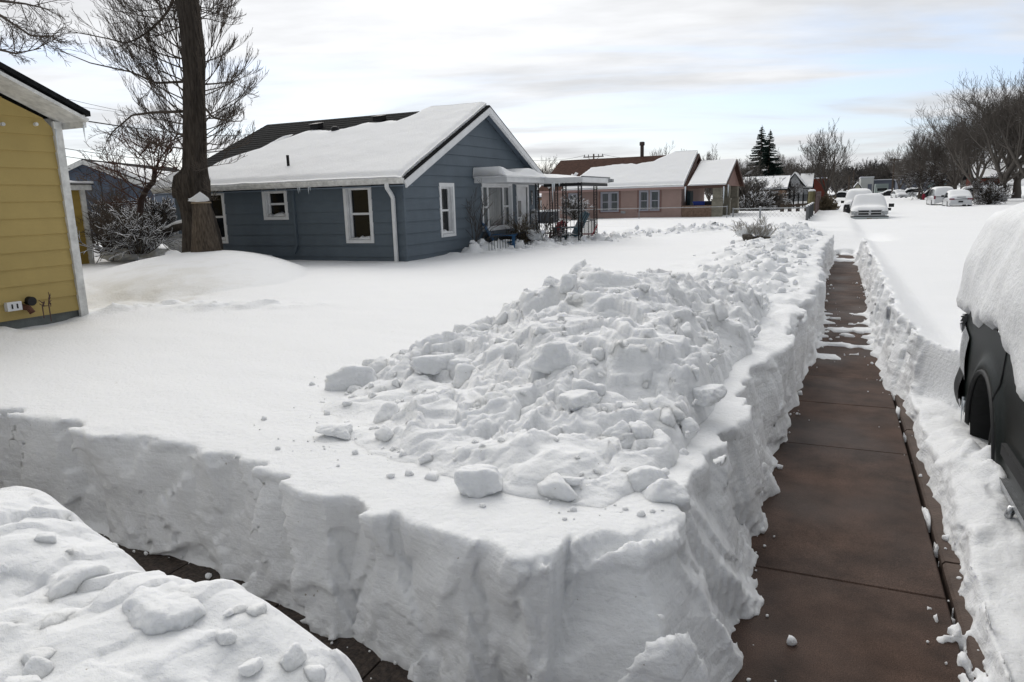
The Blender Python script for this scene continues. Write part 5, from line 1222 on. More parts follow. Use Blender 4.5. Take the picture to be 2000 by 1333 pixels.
tree_copies(protoC, [
    (1470, 66, .42, 0, 'snow-laden tree in front of the two spruces'), (1512, 74, .36, 2.2, 'snow-laden tree right of the spruces over the tan house'),
    (1532, 90, .4, 1.1, 'small snow-laden tree in front of the white gabled house'), (1800, 120, .62, 3.3, 'snow-laden tree spreading above the blue-grey building'),
    (1690, 255, .75, 5, 'snow-flecked tree over the white warehouse'), (1648, 240, .75, .7, 'snow-flecked tree behind the street lamp'),
    (1930, 82, .34, 4.1, 'snow-laden bush-like tree below the large trees on the right')], 'snow-laden trees')
# the row of big trees on the right
protoR = bare_tree('big_bare_tree', 'x', 'tree', (0, 0, 0), 201, 14, .50, (6, 5, 5, 3), .72, M_TWIG_SNOW2, M_TWIG_SNOW2, minr=.015, fork=.17, limbs=7, ratio=.66)
tree_copies(protoR, [
    (1906, 98, .72, .3, 'large bare tree with a stout trunk just right of the parked white cars'), (1957, 92, .82, 2.1, 'large bare tree with snow along its lower limbs near the right edge'),
    (1862, 125, .80, 4.0, 'large bare tree behind the parked white cars'), (1880, 150, .95, 5.5, 'large bare tree at the back of the row'), (1835, 140, .68, 1.0, 'large bare tree left of the parked white cars'),
    (1945, 130, 1.0, 3.2, 'tall bare tree behind the row, its crown above the others'), (2010, 90, .85, 1.5, 'large bare tree cut by the right edge'), (1985, 115, 1.02, .8, 'tall bare tree between the two nearest the right edge')], 'large bare trees along the right side of the street')
nr = bare_tree('leaning_bare_tree', 'dark bare tree reaching in from the right edge, nearer than the row behind', 'tree', (22.5, 62, .4), 207, 15, .4, (7, 5, 4, 3), .8, M_TWIG_SNOW, M_TWIG_SNOW, minr=.014, fork=.25, limbs=7)
# limbs with snow on them, low on the right
R = np.random.default_rng(71)
# spruces
def spruce(label, px, D, height, seed):
    x, y, z = far(px, 390, D); root = thing('spruce', label, 'tree', (x, y, z), 'pair of tall dark spruces'); R = np.random.default_rng(seed)
    tubes_mesh('trunk', [(np.array([[x, y, z], [x, y, z+height*.5], [x, y, z+height]]), .22, .02, 7)], M_POLE, root)
    V = []; Fc = []
    n = 34
    for i in range(n*9):
        t = (i/(n*9)); zz = z+height*(.06+.92*t); rad = height*.27*(1-t)**.85*R.uniform(.75, 1.1)+.12; a = R.uniform(0, 2*PI); dirv = np.array([math.cos(a), math.sin(a), 0]); sd_ = np.array([-math.sin(a), math.cos(a), 0])
        k = 6
        for s in range(k):
            f0 = s/k; f1 = (s+1.6)/k; wd = (.20+.28*(1-f0))*rad*.55
            p0 = np.array([x, y, zz])+dirv*rad*f0+np.array([0, 0, -.20*rad*f0+.10*rad*f0*f0]); p1 = np.array([x, y, zz])+dirv*rad*min(f1, 1.05)+np.array([0, 0, -.20*rad*f1+.16*rad*f1*f1-.05])
            for sg in (-1, 1):
                b = len(V); jit = R.uniform(.5, 1.2); V += [p0, p1+sd_*wd*sg*jit*.6+[0, 0, -.16*rad*jit*.6], p0+(p1-p0)*.6+sd_*wd*sg*.15+[0, 0, .05]]; Fc.append([b, b+1, b+2])
                b = len(V); V += [p0+(p1-p0)*.3, p0+sd_*wd*sg*.8*jit+(p1-p0)*.8+[0, 0, -.12*rad], p1]; Fc.append([b, b+1, b+2])
    npmesh('crown', np.array(V), np.array(Fc), M_NEEDLE, root, smooth=False)
spruce('taller left one of the two dark spruces beyond the pink house', 1483, 95, 9.7, 1)
spruce('right one of the two dark spruces, slightly shorter and broader', 1499, 92, 8.9, 2)
# shrubs around the tan house
for i, (px, D, w_, h, lab, mm) in enumerate(((1448, 58, 3.0, 2.2, 'dark tangled bush right of the pink porch', M_TWIG_SNOW2), (1470, 56, 2.6, 1.6, 'bush with snow on it in front of the tan house', M_BUSHSNOW), (1497, 58, 2.8, 1.5, 'brown bush under the tan house windows', M_TWIG_SNOW2), (1515, 60, 2.2, 1.3, 'green-grey snowy bush left of the iron fence', M_BUSHSNOW), (1613, 62, 1.5, 1.2, 'dry pale weeds at the end of the grey fence', mat('straw', (.16, .13, .085), .9)), (1937, 78, 2.4, 1.5, 'bush bowed under snow near the red brick building', M_BUSHSNOW))):
    brush('shrub', lab, far(px, 390, D), w_, h, 46, 80+i, mm, (8, 5), r=.03, minr=.028)
# far wood closing the view
wd = []; R = np.random.default_rng(99); tubs = []
for i in range(150):
    D = R.uniform(260, 330); px = R.uniform(1380, 1900); p = np.array(far(px, 385, D)); h = R.uniform(7, 10.5)
    for k in range(9):
        a = R.uniform(0, 2*PI); e = R.uniform(.5, 1.5); grow(tubs, p+[0, 0, h*R.uniform(.08, .35)], (math.cos(a)*math.cos(e), math.sin(a)*math.cos(e), math.sin(e)), h*R.uniform(.5, .8), .12, 0, R, [7, 4], .1, .7, .12, 4, .05, .5, 0, .4, (3, 3, 3, 3))
o = tubes_mesh('woodland', tubs, mat('far_wood_bark', (.075, .068, .066), .95, snow=.2)); o['kind'] = 'stuff'; tag(o, 'line of leafless woodland closing the far end of the street', 'woodland')
# ================================================================== VEHICLES
M_CARDARK = mat('dark_green_black_paint', (.008, .012, .011), .38, spec=.22, coat=0, var=.25, vscale=3, bump=.0008, bscale=50)
M_TYRE = mat('tyre_rubber', (.012, .012, .012), .85, bump=.003, bscale=40)
M_TRIM = mat('black_plastic_trim', (.022, .023, .024), .6)
M_CHROME = mat('dirty_chrome', (.45, .46, .47), .25, metal=.9, var=.3, vscale=30)
M_TAIL = mat('clear_tail_lens', (.30, .31, .32), .15, spec=.7, var=.4, vscale=12)
M_TAILRED = mat('red_lens', (.16, .012, .03), .2, spec=.6)
M_PAINTW = mat('white_car_paint', (.62, .63, .64), .3, coat=.4)

def surf(mb, f, nu, nv, flip=False):
    base = len(mb.v); vs = [f(i/(nu-1), j/(nv-1)) for i in range(nu) for j in range(nv)]
    fs = [(i*nv+j, (i+1)*nv+j, (i+1)*nv+j+1, i*nv+j+1) for i in range(nu-1) for j in range(nv-1)]
    if flip: fs = [q[::-1] for q in fs]
    return mb.add(vs, fs)
def make_suv():
    X0 = 1.03; YR = 6.80; Ln = 4.55; Wd_ = 1.80; X1 = X0+Wd_; YF = YR-Ln
    S = thing('parked_suv', 'dark green parked sport utility vehicle under thick snow at the right edge', 'car', (X0+.9, YR-2.2, 0))
    cy, cz, ra = 5.50, .26, .50       # rear wheel arch
    cyf = 2.75
    def side_x(y, z):
        t = (z-.62)/.6; b = .035*(1-t*t)                       # belly of the side
        e = max(0, (y-(YR-.22))/.22); c = .20*e**2.6            # rear corner
        e2 = max(0, ((YF+.42)-y)/.42); c += .3*e2**2.6
        fl = .035*math.exp(-((math.hypot(y-cy, z-cz)-ra-.05)/.06)**2)+.035*math.exp(-((math.hypot(y-cyf, z-cz)-ra-.05)/.06)**2)
        return X0-b-fl+c
    # side panel, with round arches (radial grid snapped to the arch)
    m = MB(); ny, nz = 150, 34
    ys = np.linspace(YF, YR, ny); zs = np.linspace(.26, 1.06, nz); P = {}
    for i, y in enumerate(ys):
        for j, z in enumerate(zs):
            yy, zz = y, z
            for c in (cy, cyf):
                d = math.hypot(yy-c, zz-cz)
                if d < ra and zz > cz-.1:
                    if d > ra-.035: yy = c+(yy-c)*ra/d; zz = cz+(zz-cz)*ra/d
            P[i, j] = (yy, zz)
    inside = lambda q: any(math.hypot(q[0]-c, q[1]-cz) < ra-.001 for c in (cy, cyf))
    vid = {}
    for (i, j), (yy, zz) in P.items(): vid[i, j] = len(m.v); m.v.append((side_x(yy, zz), yy, zz))
    for i in range(ny-1):
        for j in range(nz-1):
            q = [(i, j), (i+1, j), (i+1, j+1), (i, j+1)]
            if any(inside(P[k]) for k in q): continue
            m.f.append(tuple(vid[k] for k in q)); m.mi.append(0)
    # rear face, far side, bottom, roof box with greenhouse taper
    e = .11
    def body(u, v):      # u across, v height: rear face
        x = X0+.27+(Wd_-.54)*u; z = .30+.76*v; return (x, YR+.02-.10*(2*u-1)**2*1.0, z)
    surf(m, body, 14, 8)
    m.box((X0+.34, YF+.1, .28), (X1-.05, YR-.12, 1.04)); m.box((X1-.06, YF+.3, .3), (X1, YR-.3, 1.05))
    surf(m, lambda u, v: (X0+.25+(Wd_-.50)*u, YF-.02+.12*(2*u-1)**2, .26+.74*v), 14, 8)
    m.box((X0+.02, YF+.42, .95), (X1-.02, YF+1.7, 1.0))
    m.build('body', M_CARDARK, S, smooth=True)
    m = MB(); surf(m, lambda u, v: (X0+.05+(Wd_-.10)*u, YF-.10+.22*(2*u-1)**4, .26+.28*v), 16, 6); m.box((X0+.25, YF-.05, .27), (X1-.25, YF+.05, .53)); m.build('front_bumper', M_TRIM, S, smooth=True)
    m = MB(); m.box((X0+.5, YF-.06, .62), (X1-.5, YF+.02, .86)); m.build('grille', M_IRON, S)
    for q in (X0+.16, X1-.46): m = MB(); m.box((q, YF-.03, .64), (q+.30, YF+.08, .84)); m.build('headlight', M_TAIL, S)
    m = MB(); b0, b1, zt = YF+1.55, YR-.10, 1.58      # cabin
    m.add([(X0+.03, b0, 1.04), (X1-.03, b0, 1.04), (X1-.03, b1, 1.04), (X0+.03, b1, 1.04), (X0+.26, b0+.9, zt), (X1-.26, b0+.9, zt), (X1-.22, b1-.22, zt), (X0+.22, b1-.22, zt)], [(0,3,2,1),(4,5,6,7),(0,1,5,4),(1,2,6,5),(2,3,7,6),(3,0,4,7)]); m.build('cabin', M_CARDARK, S)
    # windows (mostly hidden by snow)
    m = MB()
    for a, b in ((4.7, 5.65), (3.7, 4.6)): m.add([(X0+.028, a, 1.07), (X0+.028, b, 1.07), (X0+.20, b, 1.60), (X0+.20, a, 1.60)], [(0, 3, 2, 1)])
    m.build('side_window', M_GLASS, S)
    # fuel flap/door seams
    m = MB()
    for yy in (5.15, 4.2): m.tube([(side_x(yy, z)-.001, yy, z) for z in np.linspace(.34, 1.05, 9)], .006, 5, False)
    m.build('door_seam', M_IRON, S)
    m = MB(); m.bar((X0-.045, 4.85, .47), (X0-.045, 3.3, .47), .03, .07); m.build('side_moulding', M_TRIM, S)
    m = MB(); m.bar((X0-.045, 4.88, .30), (X0-.045, 3.3, .30), .045, .035); m.build('sill_trim', M_CHROME, S)
    # wheel arches: liner and flare
    for c in (cy, cyf):
        m = MB(); th = np.linspace(-.25, PI+.25, 26); vs = []; fs = []
        for t in th:
            for x in (side_x(c+ra*math.cos(t), cz+ra*math.sin(t))+.004, X0+.42): vs.append((x, c+(ra+.004)*math.cos(t), cz+(ra+.004)*math.sin(t)))
        n = len(vs); fs = [(2*i, 2*i+2, 2*i+3, 2*i+1) for i in range(25)]; m.add(vs, fs); m.box((X0+.40, c-.5, .1), (X0+.44, c+.5, .85)); m.build('wheel_well', M_TRIM, S)
        m = MB(); m.tube([(side_x(c+(ra+.012)*math.cos(t), cz+(ra+.012)*math.sin(t))-.006, c+(ra+.012)*math.cos(t), cz+(ra+.012)*math.sin(t)) for t in th[2:-2]], .018, 8); m.build('wheel_flare', M_TRIM, S, smooth=True)
        for sx in (0, 1):
            xw = X0+.05 if not sx else X1-.28; w_ = MB(); prof = []
            n = 40; rr = .355; c3 = Vector((xw, c, cz))
            ring = [(0, rr-.06), (.02, rr-.015), (.05, rr), (.17, rr), (.205, rr-.015), (.22, rr-.06), (.22, .2), (0, .2)]
            czw = .22; vs = [(xw+dx, c+r_*math.cos(2*PI*k/n), czw+r_*math.sin(2*PI*k/n)) for dx, r_ in ring for k in range(n)]
            q = [(a*n+k, a*n+(k+1) % n, ((a+1) % len(ring))*n+(k+1) % n, ((a+1) % len(ring))*n+k) for a in range(len(ring)) for k in range(n)]
            w_.add(vs, [t_[::-1] for t_ in q]); wo = w_.build('wheel', M_TYRE, S, smooth=True)
            hb = MB(); hb.tube([(xw+.03, c, .22), (xw+.12, c, .22)], .205, 24)
            for k in range(7): a = 2*PI*k/7; hb.bar((xw+.02, c+.04*math.cos(a), .22+.04*math.sin(a)), (xw+.02, c+.20*math.cos(a), .22+.20*math.sin(a)), .03, .045, (1, 0, 0))
            hb.build('rim', M_METAL, wo)
    # rear lamp cluster, wrapping the corner
    def lamp(u, v): y = YR-.46+.46*u; z = .62+.34*v-.10*(1-u); return (side_x(min(y, YR), z)-.012-.012*math.sin(PI*v)+(0 if y < YR else .0), y, z)
    m = MB(); surf(m, lamp, 14, 8); m.build('tail_light', M_TAIL, S, smooth=True)
    m = MB(); surf(m, lambda u, v: (side_x(YR-.02, .7)-.015+.12*u, YR+.005, .64+.30*v), 5, 6); m.build('tail_light', M_TAILRED, S, smooth=True)
    # bumper
    m = MB(); surf(m, lambda u, v: (side_x(YR-.42+.42*u, .5)-.03*math.sin(PI*min(1, v*1.2))-.012, YR-.42+.43*u, .28+.34*v), 12, 8); surf(m, lambda u, v: (X0+.27+(Wd_-.54)*u, YR+.10+.02*math.sin(PI*v)-.13*(2*u-1)**2, .28+.34*v), 12, 6); m.box((X0+.3, YR-.1, .28), (X1-.3, YR+.02, .6)); m.build('rear_bumper', M_TRIM, S, smooth=True)
    # mirror near the front, running board bracket
    m = MB(); m.tube([(X0-.02, 3.35, 1.06), (X0-.10, 3.37, 1.10)], .025, 8); m.box((X0-.27, 3.30, 1.03), (X0-.09, 3.44, 1.19)); m.build('door_mirror', M_CARDARK, S)
    m = MB(); m.tube([(X0-.06, 4.42, .28), (X0-.08, 4.44, .20), (X0-.02, 4.46, .13)], .022, 10); m.tube([(X0-.05, 4.40, .14), (X0-.05, 4.50, .18)], .03, 10); m.build('step_bracket', M_CHROME, S, smooth=True)
    # snow cover: follows cabin, hangs over the sides in lobes
    def cov(u, v):
        # u along length 0 front..1 rear ; v around section 0 (left skirt) .. 1 (right skirt)
        y = YF-.02+(Ln+.10)*u
        rear = sstep(1.0, .86, u); cab = sstep(.20, .42, u)
        ztop = 1.02+cab*.70*(1-.05*sstep(.93, 1, u)); tk = .20
        skirt = 1.00+.03*math.sin(y*5.1)+.06*math.sin(y*2.3+1)+.025*math.sin(y*13.)+.05*float(fbm(np.array([y*6.0]), 0, 0, 3)[0])-.10*sstep(6.9, 7.5, y)*0
        skirt = skirt-.12*math.exp(-((y-4.6)/.5)**2)-.07*math.exp(-((y-6.2)/.3)**2)
        if y > YR-.55: skirt = skirt+.02
        # section outline points
        a = 2*v-1; s_ = -1 if a < 0 else 1; a = abs(a)
        xc = (X0+X1)/2; hwT = .70+.05*(1-cab); hwB = .955+.0*cab
        if a < .55: x = hwT*a/.55; z = ztop+tk-.07*(a/.55)**4
        elif a < .62: t = (a-.55)/.07; x = hwT+.13*t; z = ztop+tk-.07-.10*t*t
        else:
            t = (a-.62)/.38; x = hwT+.13+(hwB-hwT-.13)*t**.9+.03*math.sin(t*PI); z = (ztop+tk-.17)*(1-t)+skirt*t
        if a >= .999: x = hwB-.07; z = skirt+.01
        end = .62*sstep(.935, 1.0, u)*(z-.75)/1.0; y2 = y-.0; 
        p = Vector((xc+s_*x, y, z))
        # rear slope
        if u > .90: k = (u-.90)/.10; p.y = YF-.02+(Ln+.10)*.90+(Ln+.10)*.10*k*(1.0-.12*max(0, (z-1.0))/.9); 
        if u < .02: p.z = min(p.z, .9+.1*u)
        d = .035*float(fbm(np.array([p.x*1.8]), np.array([p.y*1.8]), np.array([p.z*1.8]), 3)[0])
        return (p.x+s_*d, p.y+d*.5, p.z+d)
    m = MB(); surf(m, cov, 110, 64, flip=False)
    nv = 64; n0 = 109*nv
    # close the rear with a sheet of plastered snow
    last = [m.v[n0+j] for j in range(nv)]; cen = len(m.v)
    for ring in range(1, 9):
        t = ring/8
        for j in range(nv):
            p = last[j]; q = ((X0+X1)/2, YR+.03, 1.05); m.v.append((p[0]*(1-t)+q[0]*t, p[1]+.10*math.sin(t*PI/2), p[2]*(1-t)+q[2]*t))
    for ring in range(8):
        for j in range(nv-1):
            a0 = n0+j if ring == 0 else cen+(ring-1)*nv+j; b0_ = cen+ring*nv+j
            m.f.append((a0, b0_, b0_+1, a0+1)); m.mi.append(0)
    o = m.build('snow_cover', M_SNOW2, S, smooth=True)
    import bmesh
    bm = bmesh.new(); bm.from_mesh(o.data); bmesh.ops.recalc_face_normals(bm, faces=bm.faces); bm.to_mesh(o.data); bm.free()
    # plastered snow and rime on the rear corner, icicles
    m = MB(); surf(m, lambda u, v: (side_x(YR-.16+.17*u, .9)-.02-.03*abs(math.sin(v*9+u*7)), YR-.16+.2*u, .99-.16*v*(.5+.5*abs(math.sin(u*8)))), 10, 8); m.build('rime', M_SNOW2, S, smooth=True)
    icicles(S, [(X0+.0, YR-.02, .97), (X0+.05, YR+.02, .95), (X0-.035, YR-.42, .38), (X0-.03, YR-.46, .36)], (.22, .16, .22, .12), rad=.010)
    return S
make_suv()

# ---------------------------------------------------------------- general car under snow
def car(name, label, cat, loc, rz, L_, Wc, prof, glass, paint, snow_t=.16, group=None, rear_lamps=True, pick=None):
    """prof: list of (s along length, z of body top); glass: list of (s, z) for the greenhouse"""
    root = thing(name, label, cat, (0, 0, 0), group)
    ps = np.array(prof); gs = np.array(glass)
    def ztop(s): return float(np.interp(s, ps[:, 0], ps[:, 1]))
    def zgl(s): return float(np.interp(s, gs[:, 0], gs[:, 1]))
    m = MB(); n = 26; sec = 9
    def hull(u, v):
        s = u; y = (s-.5)*L_; zt = ztop(s); e = abs(2*s-1); wid = Wc/2*(1-.16*e**6)
        a = v*2-1; s_ = -1 if a < 0 else 1; a = abs(a)
        if a < .5: return (s_*wid*.93*a/.5, y, zt-.03*(a/.5)**3)
        t = (a-.5)/.5; return (s_*wid*(.93+.07*math.sin(min(1, t*1.4)*PI/2)), y, zt-.03-(zt-.03-.28)*t)
    surf(m, hull, n, 17, True)
    for s in (0, 1):
        ring = [hull(s, j/16) for j in range(17)]; m.add(ring+[(0, ring[0][1]+(.05 if s else -.05), .5)], [((j+1, j, 17) if not s else (j, j+1, 17)) for j in range(16)])
    m.build('body', paint, root, smooth=True)
    m = MB()
    g0, g1 = gs[0, 0], gs[-1, 0]
    def gh(u, v):
        s = g0+(g1-g0)*u; zt = max(zgl(s), ztop(s)-.02); zb = ztop(s)-.03; a = 2*v-1; s_ = -1 if a < 0 else 1; a = abs(a); w1 = Wc/2*.92; w0 = Wc/2*.92-.55*(zt-zb)*.45
        if a < .6: return (s_*w0*a/.6, (s-.5)*L_, zt)
        t = (a-.6)/.4; return (s_*(w0+(w1-w0)*t), (s-.5)*L_, zt+(zb-zt)*t)
    surf(m, gh, 22, 17, True); m.build('windows', M_GLASS, root, smooth=False)
    # snow lying on bonnet, roof and boot
    m = MB()
    def sn(u, v):
        s = -.004+1.008*u; y = (s-.5)*L_; z0 = max(ztop(s), zgl(s) if g0 <= s <= g1 else 0); a = 2*v-1; ing = g0 < s < g1
        f = .0
        hw = Wc/2*(.99 if not ing else 1.0)-(.25*max(0, z0-ztop(s))); e = abs(2*s-1); hw *= (1-.14*e**6)
        edge = max(0, 1-abs(a)**5); endf = min(1, min(u, 1-u)*14)**.5
        th = snow_t*edge*(.35+.65*endf)+.02
        return (hw*1.02*math.copysign(min(1, abs(a)), a), y+(.03 if u > .5 else -.03), z0-(.07 if abs(a) > .97 else 0)+th+.02*math.sin(s*19+a*4)*edge)
    surf(m, sn, 44, 19, True); m.build('snow_cover', M_SNOW2, root, smooth=True)
    for sy in (-.31, .31):
        for sx in (-1, 1):
            y = sy*L_; x = sx*(Wc/2-.12); w_ = MB(); w_.tube([(x-.11, y, .34), (x+.115*1.0, y, .34)], .34, 20); wo = w_.build('wheel', M_TYRE, root)
            h_ = MB(); xx = x+sx*.118; h_.tube([(xx-.01, y, .34), (xx+.01, y, .34)], .2, 14); h_.build('rim', M_METAL, wo)
    for sx in (-1, 1):
        m = MB(); m.box((sx*Wc/2*.97-(.0 if sx > 0 else .22), .18*L_, 1.0), (sx*Wc/2*.97+(.22 if sx > 0 else 0), .18*L_+.1, 1.17)); m.build('door_mirror', M_TRIM, root)
    root.location = loc; root.rotation_euler.z = rz
    return root
SED_P = [(0, .80), (.03, .98), (.16, 1.02), (.30, 1.0), (.62, .96), (.72, .93), (.95, .78), (1, .62)]
SED_G = [(.12, 1.02), (.28, 1.40), (.42, 1.47), (.55, 1.42), (.72, .95)]
SUV_P = [(0, .95), (.03, 1.08), (.3, 1.10), (.68, 1.06), (.74, 1.04), (.95, .92), (1, .7)]
SUV_G = [(.01, 1.08), (.07, 1.66), (.2, 1.74), (.5, 1.74), (.62, 1.62), (.75, 1.05)]
PK_P = [(0, 1.18), (.33, 1.20), (.36, 1.18), (.70, 1.17), (.74, 1.16), (.96, 1.08), (1, .95)]
PK_G = [(.36, 1.18), (.375, 1.78), (.5, 1.88), (.60, 1.86), (.735, 1.17)]
def cp(px, py, z=.35): p = onz(px, py, z); return (p.x, p.y, z-.30)
def child_box(root, name, m_, a, b, **k):
    m = MB(); m.box(a, b); o = m.build(name, m_, None); o.parent = root; return o
# big white sedan seen from behind and the SUV beyond it
x, y, z = cp(1876, 398.5, .55); y0 = y
sedan = car('parked_car', 'white sedan seen from behind with dim red tail lights, parked at the right kerb', 'car', (x, y+2.35, .12), 0, 4.7, 1.86, SED_P, SED_G, M_PAINTW, .16, 'snow-covered cars along the right side of the street')
for sx in (-1, 1): child_box(sedan, 'tail_light', M_TAILRED, (sx*.68-.19, -2.40, .79), (sx*.68+.19, -2.33, .90))
child_box(sedan, 'number_plate', M_TRIM, (-.17, -2.425, .55), (.17, -2.38, .68)); child_box(sedan, 'rear_window', M_GLASS, (-.3, -2.36, .98), (.35, -2.33, 1.02)); child_box(sedan, 'rear_bumper', M_PAINTW, (-.88, -2.41, .35), (.88, -2.30, .50))
x2, y2, _ = cp(1852, 393, .55)
suv2 = car('parked_car', 'white snow-covered sport utility vehicle in front of the white sedan', 'car', (x-.55, y0+9.0, .15), .03, 4.7, 1.9, SUV_P, SUV_G, M_PAINTW, .14, 'snow-covered cars along the right side of the street')
for sx in (-1, 1): child_box(suv2, 'tail_light', M_TAILRED, (sx*.80-.08, -2.40, .75), (sx*.80+.08, -2.32, 1.05))
# pickup facing us
pk0 = onz(1698, 428, .33)
pick = car('pickup_truck', 'snow-buried pickup truck facing the viewer with a cross-barred grille', 'pickup', (pk0.x+.0, pk0.y+2.85, .02), PI, 5.7, 1.98, PK_P, PK_G, M_PAINTW, .20)
fy = 2.86; pick.scale = (1, 1, .92); pick.location.z = -.18
child_box(pick, 'bumper', mat('dull_chrome_bumper', (.42, .45, .45), .35, metal=.5), (-.97, fy-.02, .42), (.97, fy+.12, .68)); child_box(pick, 'bumper_step', M_IRON, (-.98, fy-.0, .68), (.98, fy+.13, .735))
g_ = MB(); g_.box((-.60, fy-.02, .80), (.60, fy+.035, 1.09)); go = g_.build('grille', M_IRON, None); go.parent = pick
for (a, b) in (((-.64, fy+.02, .925), (.64, fy+.06, .965)), ((-.05, fy+.02, .78), (.05, fy+.065, 1.11)), ((-.64, fy+.02, 1.08), (.64, fy+.06, 1.12)), ((-.64, fy+.02, .775), (.64, fy+.06, .81)), ((-.64, fy+.02, .81), (-.59, fy+.06, 1.08)), ((.59, fy+.02, .81), (.64, fy+.06, 1.08))): child_box(pick, 'grille_bar', M_PAINTW, a, b)
m = MB(); m.lathe((0, 0, 0), [(.075, 0), (.085, .02), (.05, .03)], 14); e_ = m.build('emblem', M_CHROME, None); e_.parent = pick; e_.rotation_euler.x = -PI/2; e_.location = (0, fy+.06, .945)
for sx in (-1, 1): child_box(pick, 'headlight', mat('lamp_glass', (.35, .37, .38), .1, spec=.8), (sx*.80-.14, fy-.05, .84), (sx*.80+.14, fy+.02, 1.04))
child_box(pick, 'air_intake', M_IRON, (-.45, fy+.11, .47), (-.18, fy+.13, .57)); child_box(pick, 'number_plate', M_TAN, (-.14, fy+.12, .49), (.14, fy+.135, .62))
for sx in (-1, 1): child_box(pick, 'towing_mirror', M_TRIM, (sx*1.18-.14, 1.05, 1.22), (sx*1.18+.14, 1.15, 1.44))
car('parked_car', 'dark snow-capped vehicle parked behind the pickup truck', 'car', (pk0.x-.35, pk0.y+10.5, .1), PI, 4.7, 1.9, SUV_P, SUV_G, mat('black_car_paint', (.015, .015, .018), .3), .2)
# distant cars
blk = mat('black_car_paint', (.015, .015, .018), .3); gry = mat('grey_car_paint', (.10, .11, .12), .35)
for px, py, D, rz, P_, G_, pt, lab in (
    (1756, 380, 150, PI+.2, SED_P, SED_G, M_PAINTW, 'white car facing the viewer far down the right side of the street'),
    (1778, 372, 165, PI/2, SUV_P, SUV_G, M_PAINTW, 'white van-like car side-on beyond the far white car'),
    (1735, 374, 190, PI/2, SED_P, SED_G, blk, 'small dark car side-on in front of the blue-grey building'),
    (1684, 372, 130, PI+.1, SUV_P, SUV_G, gry, 'dark car with a snow roof some way behind the pickup'),
    (1660, 372, 185, PI/2, SUV_P, SUV_G, M_PAINTW, 'white car side-on left of the pale warehouse'),
    (1838, 378, 118, .05, SED_P, SED_G, M_PAINTW, 'white snow-covered car left of the parked pair, half hidden'),
    (1822, 375, 140, PI/2, SUV_P, SUV_G, blk, 'dark car under the trees left of the parked white pair'),
    (1893, 377, 105, PI/2, SUV_P, SUV_G, blk, 'dark car in the driveway behind the white sedan'),
    (1640, 374, 175, PI/2, SED_P, SED_G, blk, 'black car side-on left of the street lamp')):
    p = onY(px, py, D); car('parked_car', lab, 'car', (p.x, D, .12), rz, 4.6, 1.85, P_, G_, pt, .2, 'cars far down the street')
# grey-green box truck seen end-on
p = onY(1722, 373, 210); t = thing('box_truck', 'pale grey-green box truck parked in front of the blue-grey building', 'truck', (p.x, 210, .2))
m = MB(); m.box((p.x-1.5, 210, .9), (p.x+1.5, 216, 3.3)); m.build('cargo_box', mat('grey_green_box', (.25, .29, .28), .6), t); m = MB(); m.box((p.x-1.3, 208.2, .6), (p.x+1.3, 209.9, 2.4)); m.build('cab', mat('grey_green_box', (.25, .29, .28), .6), t); m = MB(); m.box((p.x-1.1, 208.15, 1.5), (p.x+1.1, 208.2, 2.2)); m.build('windscreen', M_GLASS, t)
for sx in (-1, 1): m = MB(); m.tube([(p.x+sx*1.2, 209, .5), (p.x+sx*1.4, 209, .5)], .45, 12); m.build('wheel', M_TYRE, t)

